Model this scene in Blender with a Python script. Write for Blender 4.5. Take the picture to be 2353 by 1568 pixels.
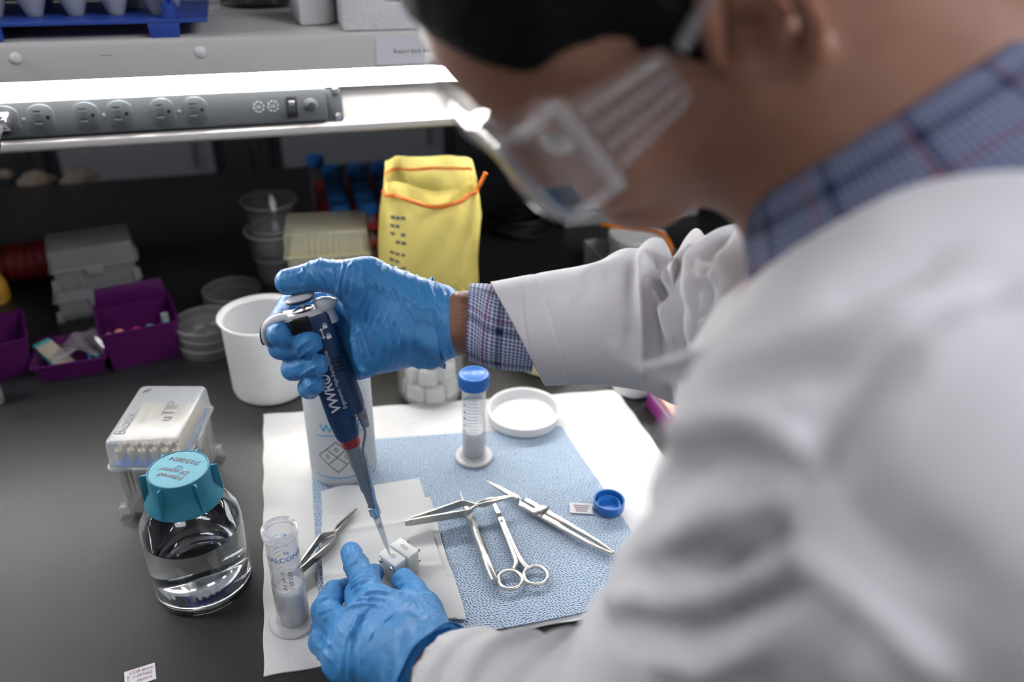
import bpy, bmesh, math, random
import numpy as np
from mathutils import Matrix, Vector
random.seed(7); RNG = np.random.default_rng(7)
for _o in list(bpy.data.objects): bpy.data.objects.remove(_o)
SC = bpy.context.scene
COL = SC.collection
PI = math.pi

# ------------------------------------------------------------------ camera
BZ = 0.90                       # bench top height
CAMZ = 0.63                     # camera height above the bench
FPX = 1850.0                    # focal length in pixels of the 2353 px frame
_d = np.array([-86, -3116, 1850.0]); UPC = -_d/np.linalg.norm(_d)
_x = np.array([6690, 913, 1850.0]); _x -= UPC*(_x @ UPC); XC = _x/np.linalg.norm(_x)
YC = np.cross(UPC, XC); YC = YC if YC[2] > 0 else -YC
MW = np.stack([XC, YC, UPC])    # (right, up, forward) of the camera -> world
CAMPOS = np.array([0, 0, BZ+CAMZ])
def W(p): return np.asarray(p) @ MW.T + CAMPOS
def cc(px, py, z): return np.array([(px-1176.5)/FPX*z, (784-py)/FPX*z, z])
def bc(px, py, h=0.0):
    r = np.array([(px-1176.5)/FPX, (784-py)/FPX, 1.0]); return r*((h-CAMZ)/(UPC @ r))
def at(px, py, h=0.0): return W(bc(px, py, h))          # a spot h above the bench top
def pt(px, py, z): return W(cc(px, py, z))

cam = bpy.data.cameras.new('camera'); camo = bpy.data.objects.new('camera', cam); COL.objects.link(camo)
cam.sensor_width = 36; cam.sensor_fit = 'HORIZONTAL'; cam.lens = FPX/2353*36
cam.clip_start = 0.02; cam.clip_end = 60
_r = MW @ np.array([1, 0, 0]); _u = MW @ np.array([0, 1, 0]); _f = MW @ np.array([0, 0, 1])
camo.matrix_world = Matrix([[_r[i], _u[i], -_f[i], CAMPOS[i]] for i in range(3)]+[[0, 0, 0, 1]])
cam.dof.use_dof = True; cam.dof.focus_distance = 0.77; cam.dof.aperture_fstop = 2.8
SC.camera = camo

# ------------------------------------------------------------------ world, lights, exposure
wd = bpy.data.worlds.new('room_ambient'); SC.world = wd; wd.use_nodes = True
wd.node_tree.nodes['Background'].inputs[0].default_value = (0.80, 0.85, 1.0, 1)
wd.node_tree.nodes['Background'].inputs[1].default_value = 0.07
SC.view_settings.view_transform = 'Standard'; SC.view_settings.look = 'None'
SC.view_settings.exposure = 0.0; SC.view_settings.gamma = 1.0; SC.view_settings.use_curve_mapping = False
SC.cycles.max_bounces = 11; SC.cycles.diffuse_bounces = 2; SC.cycles.glossy_bounces = 3; SC.cycles.transparent_max_bounces = 18; SC.cycles.transmission_bounces = 11
SC.cycles.use_adaptive_sampling = True; SC.cycles.adaptive_threshold = 0.20; SC.cycles.adaptive_min_samples = 16; SC.cycles.use_denoising = True
SC.cycles.caustics_refractive = False; SC.cycles.caustics_reflective = False
SC.cycles.sample_clamp_indirect = 6.0
def area(name, loc, rot, sx, sy, power, col):
    l = bpy.data.lights.new(name, 'AREA'); l.shape = 'RECTANGLE'; l.size = sx; l.size_y = sy; l.energy = power; l.color = col
    o = bpy.data.objects.new(name, l); COL.objects.link(o); o.location = loc; o.rotation_euler = rot; return o
CEIL_W = (0.93, 0.94, 1.0)
LAMPS = ((1.35, -.55, 36, 'ceiling light panel above and right of the person'), (-.9, -1.3, 9, 'ceiling light panel behind the camera'), (-1.6, .9, 15, 'ceiling light panel left of the bench'))
for _x, _y, _p, _l in LAMPS: area('ceiling_lamp_light', (_x, _y, 2.69), (0, 0, 0), 1.2, 0.55, _p, CEIL_W)
TUBE_STRENGTH = 72.0

# ------------------------------------------------------------------ materials
def mat(name, col=(.8, .8, .8), rough=.5, metal=0., spec=.5, trans=0., ior=1.45, alpha=1., sss=0., sssr=(1, .4, .25), ssss=.01,
        emit=None, es=0., bump=None, coat=0., var=None, transl=0., sheen=0.):
    m = bpy.data.materials.new(name); m.use_nodes = True; nt = m.node_tree; p = nt.nodes['Principled BSDF']
    def s(k, v): p.inputs[k].default_value = v
    s('Base Color', (*col, 1)); s('Roughness', rough); s('Metallic', metal); s('Specular IOR Level', spec); s('IOR', ior)
    s('Transmission Weight', trans); s('Alpha', alpha); s('Coat Weight', coat); s('Sheen Weight', sheen)
    if sss: s('Subsurface Weight', sss); s('Subsurface Radius', sssr); s('Subsurface Scale', ssss)
    if emit: s('Emission Color', (*emit, 1)); s('Emission Strength', es)
    if bump or var:
        tc = nt.nodes.new('ShaderNodeTexCoord')
    if bump:                                   # (scale, detail, strength, distance[, stretch])
        mp = nt.nodes.new('ShaderNodeMapping'); nt.links.new(tc.outputs['Object'], mp.inputs[0])
        if len(bump) > 4: mp.inputs['Scale'].default_value = bump[4]
        n = nt.nodes.new('ShaderNodeTexNoise'); n.inputs['Scale'].default_value = bump[0]; n.inputs['Detail'].default_value = bump[1]
        nt.links.new(mp.outputs[0], n.inputs['Vector'])
        b = nt.nodes.new('ShaderNodeBump'); b.inputs['Strength'].default_value = bump[2]; b.inputs['Distance'].default_value = bump[3]
        nt.links.new(n.outputs['Fac'], b.inputs['Height']); nt.links.new(b.outputs[0], p.inputs['Normal'])
    if var:                                    # (scale, colour2, low, high)
        n = nt.nodes.new('ShaderNodeTexNoise'); n.inputs['Scale'].default_value = var[0]; n.inputs['Detail'].default_value = 5
        nt.links.new(tc.outputs['Object'], n.inputs['Vector'])
        r = nt.nodes.new('ShaderNodeMapRange'); r.inputs[1].default_value = var[2]; r.inputs[2].default_value = var[3]
        nt.links.new(n.outputs['Fac'], r.inputs[0])
        mx = nt.nodes.new('ShaderNodeMix'); mx.data_type = 'RGBA'; mx.inputs[6].default_value = (*col, 1); mx.inputs[7].default_value = (*var[1], 1)
        nt.links.new(r.outputs[0], mx.inputs[0]); nt.links.new(mx.outputs[2], p.inputs['Base Color'])
    if transl:
        t = nt.nodes.new('ShaderNodeBsdfTranslucent'); t.inputs[0].default_value = (*col, 1)
        ms = nt.nodes.new('ShaderNodeMixShader'); ms.inputs[0].default_value = transl
        nt.links.new(p.outputs[0], ms.inputs[1]); nt.links.new(t.outputs[0], ms.inputs[2])
        nt.links.new(ms.outputs[0], nt.nodes['Material Output'].inputs[0])
    return m
def nodes(m): return m.node_tree.nodes, m.node_tree.links
def clear(name, col, alpha, rough=.12, spec=.5, transl=0.):
    m = mat(name, col, rough, spec=spec); N, L = nodes(m); p = N['Principled BSDF']; src = p.outputs[0]
    if transl:
        t = N.new('ShaderNodeBsdfTranslucent'); t.inputs[0].default_value = (*col, 1)
        ms = N.new('ShaderNodeMixShader'); ms.inputs[0].default_value = transl; L.new(src, ms.inputs[1]); L.new(t.outputs[0], ms.inputs[2]); src = ms.outputs[0]
    tr = N.new('ShaderNodeBsdfTransparent'); mx = N.new('ShaderNodeMixShader'); mx.inputs[0].default_value = alpha
    L.new(tr.outputs[0], mx.inputs[1]); L.new(src, mx.inputs[2])
    gl = N.new('ShaderNodeBsdfGlossy'); gl.inputs['Roughness'].default_value = rough; fr = N.new('ShaderNodeFresnel'); ge = N.new('ShaderNodeNewGeometry'); mr = N.new('ShaderNodeMapRange'); mr.inputs[3].default_value = 1.45; mr.inputs[4].default_value = 1/1.45
    L.new(ge.outputs['Backfacing'], mr.inputs[0]); L.new(mr.outputs[0], fr.inputs[0])
    m2 = N.new('ShaderNodeMixShader'); L.new(fr.outputs[0], m2.inputs[0]); L.new(mx.outputs[0], m2.inputs[1]); L.new(gl.outputs[0], m2.inputs[2])
    L.new(m2.outputs[0], N['Material Output'].inputs[0]); return m

M = {}
M['epoxy'] = mat('black_epoxy', (.014, .0142, .0145), .46, spec=.75, bump=(420, 4, .35, .0006), var=(3, (.018, .018, .018), .4, .7))
M['painted'] = mat('warm_white_paint', (.66, .63, .605), .42, bump=(300, 2, .1, .0004))
M['paint_grey'] = mat('grey_cabinet_paint', (.17, .175, .185), .5)
M['cab_shade_dark'] = mat('shade_dark_cabinet', (.012, .014, .017), .6)  # near-black: shade across the aisle and under the bench put into the colour
M['wall'] = mat('wall_paint', (.42, .43, .45), .8, bump=(90, 3, .1, .001))
M['floor'] = mat('floor_vinyl', (.10, .10, .105), .6, var=(6, (.13, .13, .135), .35, .7))
M['ceiling'] = mat('ceiling_tile', (.7, .7, .7), .9, bump=(60, 4, .3, .002))
M['lamp'] = mat('lamp_diffuser', (1, 1, 1), .5, emit=(1.0, .985, .955), es=TUBE_STRENGTH)
M['panel_lamp'] = mat('ceiling_diffuser', (1, 1, 1), .5, emit=(.95, .97, 1.0), es=3)
M['strip'] = mat('charcoal_plastic', (.055, .06, .065), .45)
M['strip2'] = mat('outlet_plastic', (.085, .095, .105), .4)
M['black'] = mat('black_plastic', (.008, .008, .009), .4)
M['rubber'] = mat('black_rubber', (.010, .010, .011), .5)
M['chrome'] = mat('chrome', (.75, .75, .75), .18, metal=1)
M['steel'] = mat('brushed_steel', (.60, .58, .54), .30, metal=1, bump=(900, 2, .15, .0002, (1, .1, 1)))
M['steel_satin'] = mat('satin_steel', (.78, .75, .70), .34, metal=1)  # paler than the brushed steel, without its grain
M['slot'] = mat('slot_metal', (.35, .36, .37), .4, metal=.6)
M['white'] = mat('white_plastic', (.82, .82, .81), .35)
M['ptfe'] = mat('ptfe_white', (.90, .90, .89), .4, sss=.7, ssss=.012, sssr=(1, 1, 1))
M['polyethylene'] = mat('milky_polyethylene', (.80, .82, .84), .38, transl=.30)
M['foam'] = mat('styrofoam', (.80, .79, .80), .8, bump=(160, 3, .9, .002))
M['cotton'] = mat('white_foam_pieces', (.86, .85, .82), .7, bump=(120, 3, .3, .001), transl=.2)
M['paper'] = mat('absorbent_paper', (.90, .89, .87), .9, bump=(330, 5, .6, .0012), var=(14, (.78, .775, .76), .5, .75))
M['tissue'] = mat('tissue_paper', (.90, .90, .90), .9, bump=(500, 3, .3, .0005), transl=.15)
M['note'] = mat('note_paper', (.78, .77, .80), .7)
M['ink'] = mat('grey_ink', (.12, .12, .12), .7)
M['ink_red'] = mat('brown_marker', (.20, .06, .06), .6)
M['ink_purple'] = mat('dark_marker', (.05, .03, .07), .6)
M['print_blue'] = mat('blue_print', (.06, .27, .62), .5)
M['print_cyan'] = mat('cyan_print', (.10, .50, .80), .5)
M['print_olive'] = mat('dark_olive_print', (.10, .09, .05), .5)
M['print_white'] = mat('white_print', (.78, .80, .84), .5)
M['print_grey'] = mat('grey_print', (.13, .14, .15), .5)
M['teal'] = mat('teal_plastic', (.035, .235, .33), .42, bump=(600, 2, .1, .0003))
M['teal_top'] = mat('teal_plastic_matte', (.17, .46, .56), .6)
M['cap_blue'] = mat('blue_polypropylene', (.022, .17, .55), .35)
M['rack_blue'] = mat('blue_rack_plastic', (.030, .075, .38), .4)
M['rack_red'] = mat('red_rack_plastic', (.32, .022, .016), .45)
M['dark_red'] = mat('dark_red_wire', (.17, .010, .012), .5, bump=(200, 2, .6, .003))
M['purple'] = mat('purple_plastic', (.090, .008, .095), .38)
M['magenta'] = mat('magenta_plastic', (.22, .02, .17), .4)
M['navy'] = mat('navy_plastic', (.012, .040, .115), .38)
M['pip_grey'] = mat('pipette_grey', (.22, .235, .27), .4)
M['pip_light'] = mat('pipette_light_grey', (.60, .61, .66), .4)
M['red_ring'] = mat('red_ring', (.30, .014, .018), .4)
M['orange'] = mat('orange_plastic', (.90, .24, .02), .4)
M['amber'] = mat('amber_plastic', (.70, .36, .05), .45)
M['device_blue'] = mat('device_blue', (.015, .10, .28), .4)
M['device_white'] = mat('device_white', (.55, .54, .55), .5)
M['yellow_film'] = mat('yellow_film', (.92, .80, .27), .40, transl=.45, bump=(26, 4, 1., .008))
M['orange_seam'] = mat('orange_seam', (.80, .19, .025), .5)
M['yellow'] = mat('yellow_plastic', (.90, .66, .06), .45, transl=.3)
M['tip_yellow'] = mat('pale_yellow_tip', (.92, .86, .55), .4, transl=.3)
M['tip_blue'] = mat('blue_tip_tray', (.05, .22, .70), .4)
M['tip_cream'] = mat('cream_filter', (.80, .70, .52), .6)
M['pp'] = clear('frosted_polypropylene', (.80, .83, .86), .20, .30, transl=.3)
M['pp_lid'] = clear('frosted_lid', (.83, .86, .91), .36, .26, transl=.25)
M['pp_grey'] = clear('smoky_polypropylene', (.58, .56, .56), .38, .3, transl=.2)
M['pp_yellow'] = clear('pale_frosted_lid', (.90, .86, .66), .42, .3, transl=.3)
M['ps'] = clear('clear_polystyrene', (.75, .75, .76), .07, .06)
M['ps_edge'] = clear('clear_polystyrene_edge', (.80, .80, .80), .34, .08)
M['tube'] = clear('tube_plastic', (.80, .85, .92), .10, .14)
M['tube_edge'] = clear('tube_plastic_edge', (.88, .90, .93), .36, .14)
M['tube_milky'] = clear('tube_frosted', (.78, .81, .87), .50, .2, transl=.2)
M['milk'] = mat('white_suspension', (.92, .905, .88), .35, sss=.9, ssss=.03, sssr=(1, 1, 1))
M['milk_grey'] = mat('pale_grey_suspension', (.82, .80, .80), .45, sss=.8, ssss=.02, sssr=(1, 1, 1))
M['flange'] = mat('white_flange', (.82, .815, .81), .35, transl=.2)
M['glass'] = mat('clear_glass', (.98, .99, 1), .02, trans=1, ior=1.47)
M['glass_thin'] = clear('thin_glass', (.80, .80, .80), .16, .04, spec=.8)
M['water'] = mat('water', (.97, .99, 1), .0, trans=1, ior=1.33)
M['goggle'] = clear('goggle_plastic', (.70, .68, .70), .07, .05, spec=.8)
M['goggle_rim'] = clear('goggle_rim_plastic', (.80, .78, .80), .17, .22, spec=.8)
M['film'] = clear('clear_film', (.72, .66, .72), .28, .08, spec=.8)
M['tip_clear'] = clear('tip_plastic', (.88, .90, .92), .30, .2)
M['label_tan'] = mat('tan_label', (.62, .53, .42), .8, bump=(80, 3, .3, .001))
M['aqua'] = mat('aqua_plastic', (.08, .50, .52), .45)
M['pink'] = mat('pink_plastic', (.75, .06, .22), .45)
M['salmon'] = mat('salmon_plastic', (.85, .33, .24), .5)
M['bright_blue'] = mat('bright_blue_plastic', (.05, .30, .75), .4)
M['wood_tan'] = mat('tan_paper', (.22, .17, .13), .8)
M['skin'] = mat('skin', (.335, .165, .105), .52, sss=.35, ssss=.012, sssr=(1, .32, .18), bump=(160, 4, .25, .0010), var=(30, (.28, .13, .085), .4, .7))
M['hair'] = mat('dark_hair', (.005, .0045, .005), .7, spec=.15, bump=(90, 5, 1., .006, (1, 1, 4)))
M['arm_hair'] = mat('arm_hair', (.03, .018, .012), .5)
M['eye'] = mat('eye_white', (.75, .72, .70), .2)
M['denim'] = mat('dark_trousers', (.03, .035, .05), .9, bump=(600, 2, .3, .001))
M['shoe'] = mat('shoe_leather', (.02, .018, .017), .5)
M['seam'] = mat('coat_thread', (.66, .64, .66), .9)

# nitrile
m = mat('blue_nitrile', (.060, .275, .62), .40); M['nitrile'] = m
N, L = nodes(m); p = N['Principled BSDF']
tc = N.new('ShaderNodeTexCoord'); n1 = N.new('ShaderNodeTexNoise'); n1.inputs['Scale'].default_value = 55; n1.inputs['Detail'].default_value = 4
n1.inputs['Distortion'].default_value = 1.5
mp = N.new('ShaderNodeMapping'); mp.inputs['Scale'].default_value = (1.7, .8, .8); mp.inputs['Rotation'].default_value = (0.2, .3, .5)
L.new(tc.outputs['Object'], mp.inputs[0]); L.new(mp.outputs[0], n1.inputs['Vector'])
n2 = N.new('ShaderNodeTexNoise'); n2.inputs['Scale'].default_value = 1800; L.new(tc.outputs['Object'], n2.inputs['Vector'])
b1 = N.new('ShaderNodeBump'); b1.inputs['Strength'].default_value = .55; b1.inputs['Distance'].default_value = .004; L.new(n1.outputs['Fac'], b1.inputs['Height'])
b2 = N.new('ShaderNodeBump'); b2.inputs['Strength'].default_value = .18; b2.inputs['Distance'].default_value = .0004
L.new(n2.outputs['Fac'], b2.inputs['Height']); L.new(b1.outputs[0], b2.inputs['Normal']); L.new(b2.outputs[0], p.inputs['Normal'])
M['nitrile_thin'] = m2 = m.copy(); m2.name = 'blue_nitrile_cuff'
N, L = nodes(m2); p = N['Principled BSDF']; p.inputs['Base Color'].default_value = (.075, .31, .66, 1)
t = N.new('ShaderNodeBsdfTranslucent'); t.inputs[0].default_value = (.10, .45, .95, 1); ms = N.new('ShaderNodeMixShader'); ms.inputs[0].default_value = .18
L.new(p.outputs[0], ms.inputs[1]); L.new(t.outputs[0], ms.inputs[2]); L.new(ms.outputs[0], N['Material Output'].inputs[0])

# white lab coat
M['coat'] = mat('lab_coat_cotton', (.72, .71, .74), .9, bump=(700, 3, .25, .0008), sheen=.1, transl=.10)

# blue embossed wipe: patches of short dashes in different directions
m = mat('blue_wipe', (.36, .55, .80), .9); M['wipe'] = m
N, L = nodes(m); p = N['Principled BSDF']
tc = N.new('ShaderNodeTexCoord'); mp = N.new('ShaderNodeMapping'); L.new(tc.outputs['Object'], mp.inputs[0])
vo = N.new('ShaderNodeTexVoronoi'); vo.inputs['Scale'].default_value = 95; L.new(mp.outputs[0], vo.inputs['Vector'])
sp = N.new('ShaderNodeSeparateColor'); L.new(vo.outputs['Color'], sp.inputs[0])
an = N.new('ShaderNodeMath'); an.operation = 'MULTIPLY'; an.inputs[1].default_value = 1.9; L.new(sp.outputs[0], an.inputs[0])
a2 = N.new('ShaderNodeMath'); a2.operation = 'ADD'; a2.inputs[1].default_value = -0.35; L.new(an.outputs[0], a2.inputs[0])
vr = N.new('ShaderNodeVectorRotate'); vr.rotation_type = 'Z_AXIS'; L.new(mp.outputs[0], vr.inputs['Vector']); L.new(a2.outputs[0], vr.inputs['Angle'])
br = N.new('ShaderNodeTexBrick'); br.offset = .5; br.inputs['Scale'].default_value = 1.0
br.inputs['Brick Width'].default_value = .0056; br.inputs['Row Height'].default_value = .0026; br.inputs['Mortar Size'].default_value = .00102
br.inputs['Mortar Smooth'].default_value = .5; br.inputs['Color1'].default_value = (0, 0, 0, 1); br.inputs['Color2'].default_value = (0, 0, 0, 1); br.inputs['Mortar'].default_value = (1, 1, 1, 1)
L.new(vr.outputs[0], br.inputs['Vector'])
nz = N.new('ShaderNodeTexNoise'); nz.inputs['Scale'].default_value = 300; L.new(mp.outputs[0], nz.inputs['Vector'])
ad = N.new('ShaderNodeMath'); ad.operation = 'SUBTRACT'; L.new(nz.outputs['Fac'], ad.inputs[1]); ad.inputs[0].default_value = 1.1
mxx = N.new('ShaderNodeMath'); mxx.operation = 'MAXIMUM'; L.new(br.outputs['Color'], mxx.inputs[0])
sc2 = N.new('ShaderNodeMapRange'); sc2.inputs[1].default_value = .68; sc2.inputs[2].default_value = .9; L.new(ad.outputs[0], sc2.inputs[0]); L.new(sc2.outputs[0], mxx.inputs[1])
mx = N.new('ShaderNodeMix'); mx.data_type = 'RGBA'; mx.inputs[6].default_value = (.115, .22, .385, 1); mx.inputs[7].default_value = (.57, .68, .80, 1)
L.new(mxx.outputs[0], mx.inputs[0]); L.new(mx.outputs[2], p.inputs['Base Color'])
bm_ = N.new('ShaderNodeBump'); bm_.inputs['Strength'].default_value = .5; bm_.inputs['Distance'].default_value = .0012
L.new(mxx.outputs[0], bm_.inputs['Height']); L.new(bm_.outputs[0], p.inputs['Normal'])

# plaid shirt, laid out in metres on the UV map
def plaid(name, pitch, big, red, k, off=(0, 0), white=(.66, .66, .70), blue=(.03, .085, .33)):
    m = mat(name, white, .85); N, L = nodes(m); p = N['Principled BSDF']
    uv = N.new('ShaderNodeUVMap'); se = N.new('ShaderNodeSeparateXYZ'); L.new(uv.outputs[0], se.inputs[0])
    def ma(op, a, b_=None):
        n = N.new('ShaderNodeMath'); n.operation = op
        if isinstance(a, (int, float)): n.inputs[0].default_value = a
        else: L.new(a, n.inputs[0])
        if b_ is not None:
            if isinstance(b_, (int, float)): n.inputs[1].default_value = b_
            else: L.new(b_, n.inputs[1])
        return n.outputs[0]
    def band(v, per, width, o=0.): return ma('LESS_THAN', ma('FRACT', ma('ADD', ma('DIVIDE', v, per), o+100)), width)
    u, v = se.outputs[0], se.outputs[1]
    fine = ma('MULTIPLY', ma('ADD', band(u, pitch, .5), band(v, pitch, .5)), .5)
    dark = ma('MULTIPLY', ma('ADD', band(u, big, k, off[0]), band(v, big, k, off[1])), .5)
    redl = ma('MAXIMUM', band(u, red, .018, .37), band(v, red, .018, .62))
    def mix(f, a, b_):
        n = N.new('ShaderNodeMix'); n.data_type = 'RGBA'; L.new(f, n.inputs[0])
        for i, q in ((6, a), (7, b_)):
            if isinstance(q, tuple): n.inputs[i].default_value = (*q, 1)
            else: L.new(q, n.inputs[i])
        return n.outputs[2]
    c1 = mix(fine, white, blue); c2 = mix(dark, c1, (.008, .016, .06)); c3 = mix(redl, c2, (.25, .03, .04))
    L.new(c3, p.inputs['Base Color'])
    return m
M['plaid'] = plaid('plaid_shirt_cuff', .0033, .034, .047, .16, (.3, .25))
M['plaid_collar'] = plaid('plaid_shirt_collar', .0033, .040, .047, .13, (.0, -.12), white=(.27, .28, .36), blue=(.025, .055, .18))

# ------------------------------------------------------------------ geometry helpers: a geo is (verts, faces)
def J(*gs):
    V = []; F = []; o = 0
    for v, f in gs:
        V.extend([tuple(x) for x in v]); F.extend([tuple(i+o for i in q) for q in f]); o += len(v)
    return V, F
def T(g, loc=(0, 0, 0), rz=0., rx=0., ry=0., s=1.):
    m = Matrix.Translation(loc) @ Matrix.Rotation(rz, 4, 'Z') @ Matrix.Rotation(ry, 4, 'Y') @ Matrix.Rotation(rx, 4, 'X') @ Matrix.Scale(s, 4)
    return [tuple(m @ Vector(v)) for v in g[0]], g[1]
def TM(g, m): return [tuple(m @ Vector(v)) for v in g[0]], g[1]
def from_bm(bm):
    bm.verts.ensure_lookup_table(); bm.verts.index_update()
    g = ([tuple(v.co) for v in bm.verts], [tuple(v.index for v in f.verts) for f in bm.faces]); bm.free(); return g
def bevel(g, w, seg=2):
    bm = bmesh.new(); vs = [bm.verts.new(v) for v in g[0]]
    for f in g[1]: bm.faces.new([vs[i] for i in f])
    bmesh.ops.recalc_face_normals(bm, faces=bm.faces)
    es = [e for e in bm.edges if len(e.link_faces) == 2 and e.calc_face_angle(0) > .5]
    bmesh.ops.bevel(bm, geom=es, offset=w, segments=seg, affect='EDGES', profile=.5, clamp_overlap=True)
    return from_bm(bm)
def box(sx, sy, sz, c=(0, 0, 0), b=0., seg=2, top=None):          # c = centre of the base; top = (tx, ty) size at the top
    tx, ty = top or (sx, sy)
    V = [(c[0]+x*sx/2, c[1]+y*sy/2, c[2]) for x, y in ((-1, -1), (1, -1), (1, 1), (-1, 1))]
    V += [(c[0]+x*tx/2, c[1]+y*ty/2, c[2]+sz) for x, y in ((-1, -1), (1, -1), (1, 1), (-1, 1))]
    g = (V, [(3, 2, 1, 0), (4, 5, 6, 7), (0, 1, 5, 4), (1, 2, 6, 5), (2, 3, 7, 6), (3, 0, 4, 7)])
    return bevel(g, b, seg) if b else g
def rrect(sx, sy, r, n=5):
    P = []
    for cx, cy, a0 in ((1, 1, 0), (-1, 1, 90), (-1, -1, 180), (1, -1, 270)):
        for i in range(n+1):
            a = math.radians(a0+90*i/n); P.append((cx*(sx/2-r)+r*math.cos(a), cy*(sy/2-r)+r*math.sin(a)))
    return P
def loft(rings, cap0=True, cap1=True):                             # rings: equal-length lists of points
    n = len(rings[0]); V = [tuple(p) for r in rings for p in r]; F = []
    for i in range(len(rings)-1):
        for j in range(n):
            k = (j+1) % n; F.append((i*n+j, i*n+k, (i+1)*n+k, (i+1)*n+j))
    if cap0: F.append(tuple(range(n-1, -1, -1)))
    if cap1: F.append(tuple((len(rings)-1)*n+j for j in range(n)))
    return V, F
def tray(bx, by, tx, ty, h, t, r=.004, floor=.002):                # open box with real walls
    rg = [[(x, y, 0) for x, y in rrect(bx, by, r)], [(x, y, h) for x, y in rrect(tx, ty, r)],
          [(x, y, h) for x, y in rrect(tx-2*t, ty-2*t, max(r-t, .0008))], [(x, y, floor) for x, y in rrect(bx-2*t, by-2*t, max(r-t, .0008))]]
    return loft(rg)
def lidbox(bx, by, tx, ty, h, r=.006, e=.004):                     # closed rounded lid
    rg = [[(x, y, 0) for x, y in rrect(bx, by, r)], [(x, y, h-e) for x, y in rrect(tx, ty, r)],
          [(x, y, h-e*.3) for x, y in rrect(tx-e*.6, ty-e*.6, r)], [(x, y, h) for x, y in rrect(tx-2*e, ty-2*e, r)]]
    return loft(rg, cap0=False)
def lathe(prof, n=48, closed=False, a0=0.):
    V = []; F = []; idx = []
    for r, z in prof:
        if r < 1e-6: idx.append([len(V)]); V.append((0, 0, z))
        else:
            idx.append(list(range(len(V), len(V)+n)))
            V += [(r*math.cos(a0+2*PI*j/n), r*math.sin(a0+2*PI*j/n), z) for j in range(n)]
    pr = list(zip(idx[:-1], idx[1:]))+([(idx[-1], idx[0])] if closed else [])
    for a, b in pr:
        if len(a) == 1 and len(b) == 1: continue
        for j in range(n):
            k = (j+1) % n
            if len(a) == 1: F.append((a[0], b[k], b[j]))
            elif len(b) == 1: F.append((a[j], a[k], b[0]))
            else: F.append((a[j], a[k], b[k], b[j]))
    return V, F
def spline(P, n=8):
    P = [np.array(p, float) for p in P]; Q = [2*P[0]-P[1]]+P+[2*P[-1]-P[-2]]; R = []
    for i in range(1, len(Q)-2):
        a, b, c, d = Q[i-1:i+3]
        for k in range(n):
            t = k/n; R.append(.5*((2*b)+(c-a)*t+(2*a-5*b+4*c-d)*t*t+(3*b-a-3*c+d)*t**3))
    R.append(P[-1]); return R
def tube(P, r, n=10, cap=True):
    P = [np.array(p, float) for p in P]; m = len(P); rs = [r]*m if isinstance(r, (int, float)) else list(np.interp(np.linspace(0, 1, m), np.linspace(0, 1, len(r)), r))
    tg = [P[min(i+1, m-1)]-P[max(i-1, 0)] for i in range(m)]; tg = [t/(np.linalg.norm(t)+1e-12) for t in tg]
    a = np.array([0, 0, 1.]) if abs(tg[0][2]) < .9 else np.array([1., 0, 0]); nrm = np.cross(tg[0], a); nrm /= np.linalg.norm(nrm)
    rings = []
    for i in range(m):
        nrm = nrm-tg[i]*(nrm @ tg[i]); nrm /= np.linalg.norm(nrm)+1e-12; bi = np.cross(tg[i], nrm)
        rings.append([P[i]+rs[i]*(math.cos(2*PI*j/n)*nrm+math.sin(2*PI*j/n)*bi) for j in range(n)])
    return loft(rings, cap, cap)
def ribbon(path, half, zmid, thick):                               # a metal strip standing on edge; half = half-height per point
    m = len(path); P = [np.array(p, float) for p in path]; rings = []
    for i in range(m):
        t = P[min(i+1, m-1)]-P[max(i-1, 0)]; t /= np.linalg.norm(t); nn = np.array([-t[1], t[0]]); th = thick if isinstance(thick, (int, float)) else thick[i]
        a = P[i]+nn*th/2; b = P[i]-nn*th/2; z = zmid[i] if not isinstance(zmid, (int, float)) else zmid
        rings.append([(a[0], a[1], z-half[i]), (b[0], b[1], z-half[i]), (b[0], b[1], z+half[i]), (a[0], a[1], z+half[i])])
    return loft(rings)
def extrude(poly, z0, z1):
    n = len(poly); return loft([[(x, y, z0) for x, y in poly], [(x, y, z1) for x, y in poly]])
def sheet(fn, nu, nv, thick=None):                                 # fn(u, v) in 0..1 -> point
    V = [tuple(fn(i/(nu-1), j/(nv-1))) for j in range(nv) for i in range(nu)]
    F = [(j*nu+i, j*nu+i+1, (j+1)*nu+i+1, (j+1)*nu+i) for j in range(nv-1) for i in range(nu-1)]
    return V, F
def slab(fn, nu, nv, t):                                           # sheet with thickness t along -z of fn
    top, F = sheet(fn, nu, nv); n = len(top); V = list(top)+[(x, y, z-t) for x, y, z in top]
    G = list(F)+[tuple(i+n for i in q[::-1]) for q in F]
    per = [i for i in range(nu)]+[j*nu+nu-1 for j in range(1, nv)]+[(nv-1)*nu+i for i in range(nu-2, -1, -1)]+[j*nu for j in range(nv-2, 0, -1)]
    for a, b in zip(per, per[1:]+per[:1]): G.append((b, a, a+n, b+n))
    return V, G
def mesh(name, g, m, smooth=True, ang=38, uv=None):
    me = bpy.data.meshes.new(name); me.from_pydata([tuple(map(float, v)) for v in g[0]], [], [tuple(map(int, f)) for f in g[1]])
    bm = bmesh.new(); bm.from_mesh(me); bmesh.ops.recalc_face_normals(bm, faces=bm.faces); bm.to_mesh(me); bm.free()
    if smooth:
        me.polygons.foreach_set('use_smooth', [True]*len(me.polygons)); me.set_sharp_from_angle(angle=math.radians(ang))
    if m is not None: me.materials.append(m if not isinstance(m, str) else M[m])
    return me
def tag(o, label=None, cat=None, group=None, kind=None):
    for k, v in (('label', label), ('category', cat), ('group', group), ('kind', kind)):
        if v: o[k] = v
    return o
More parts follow.
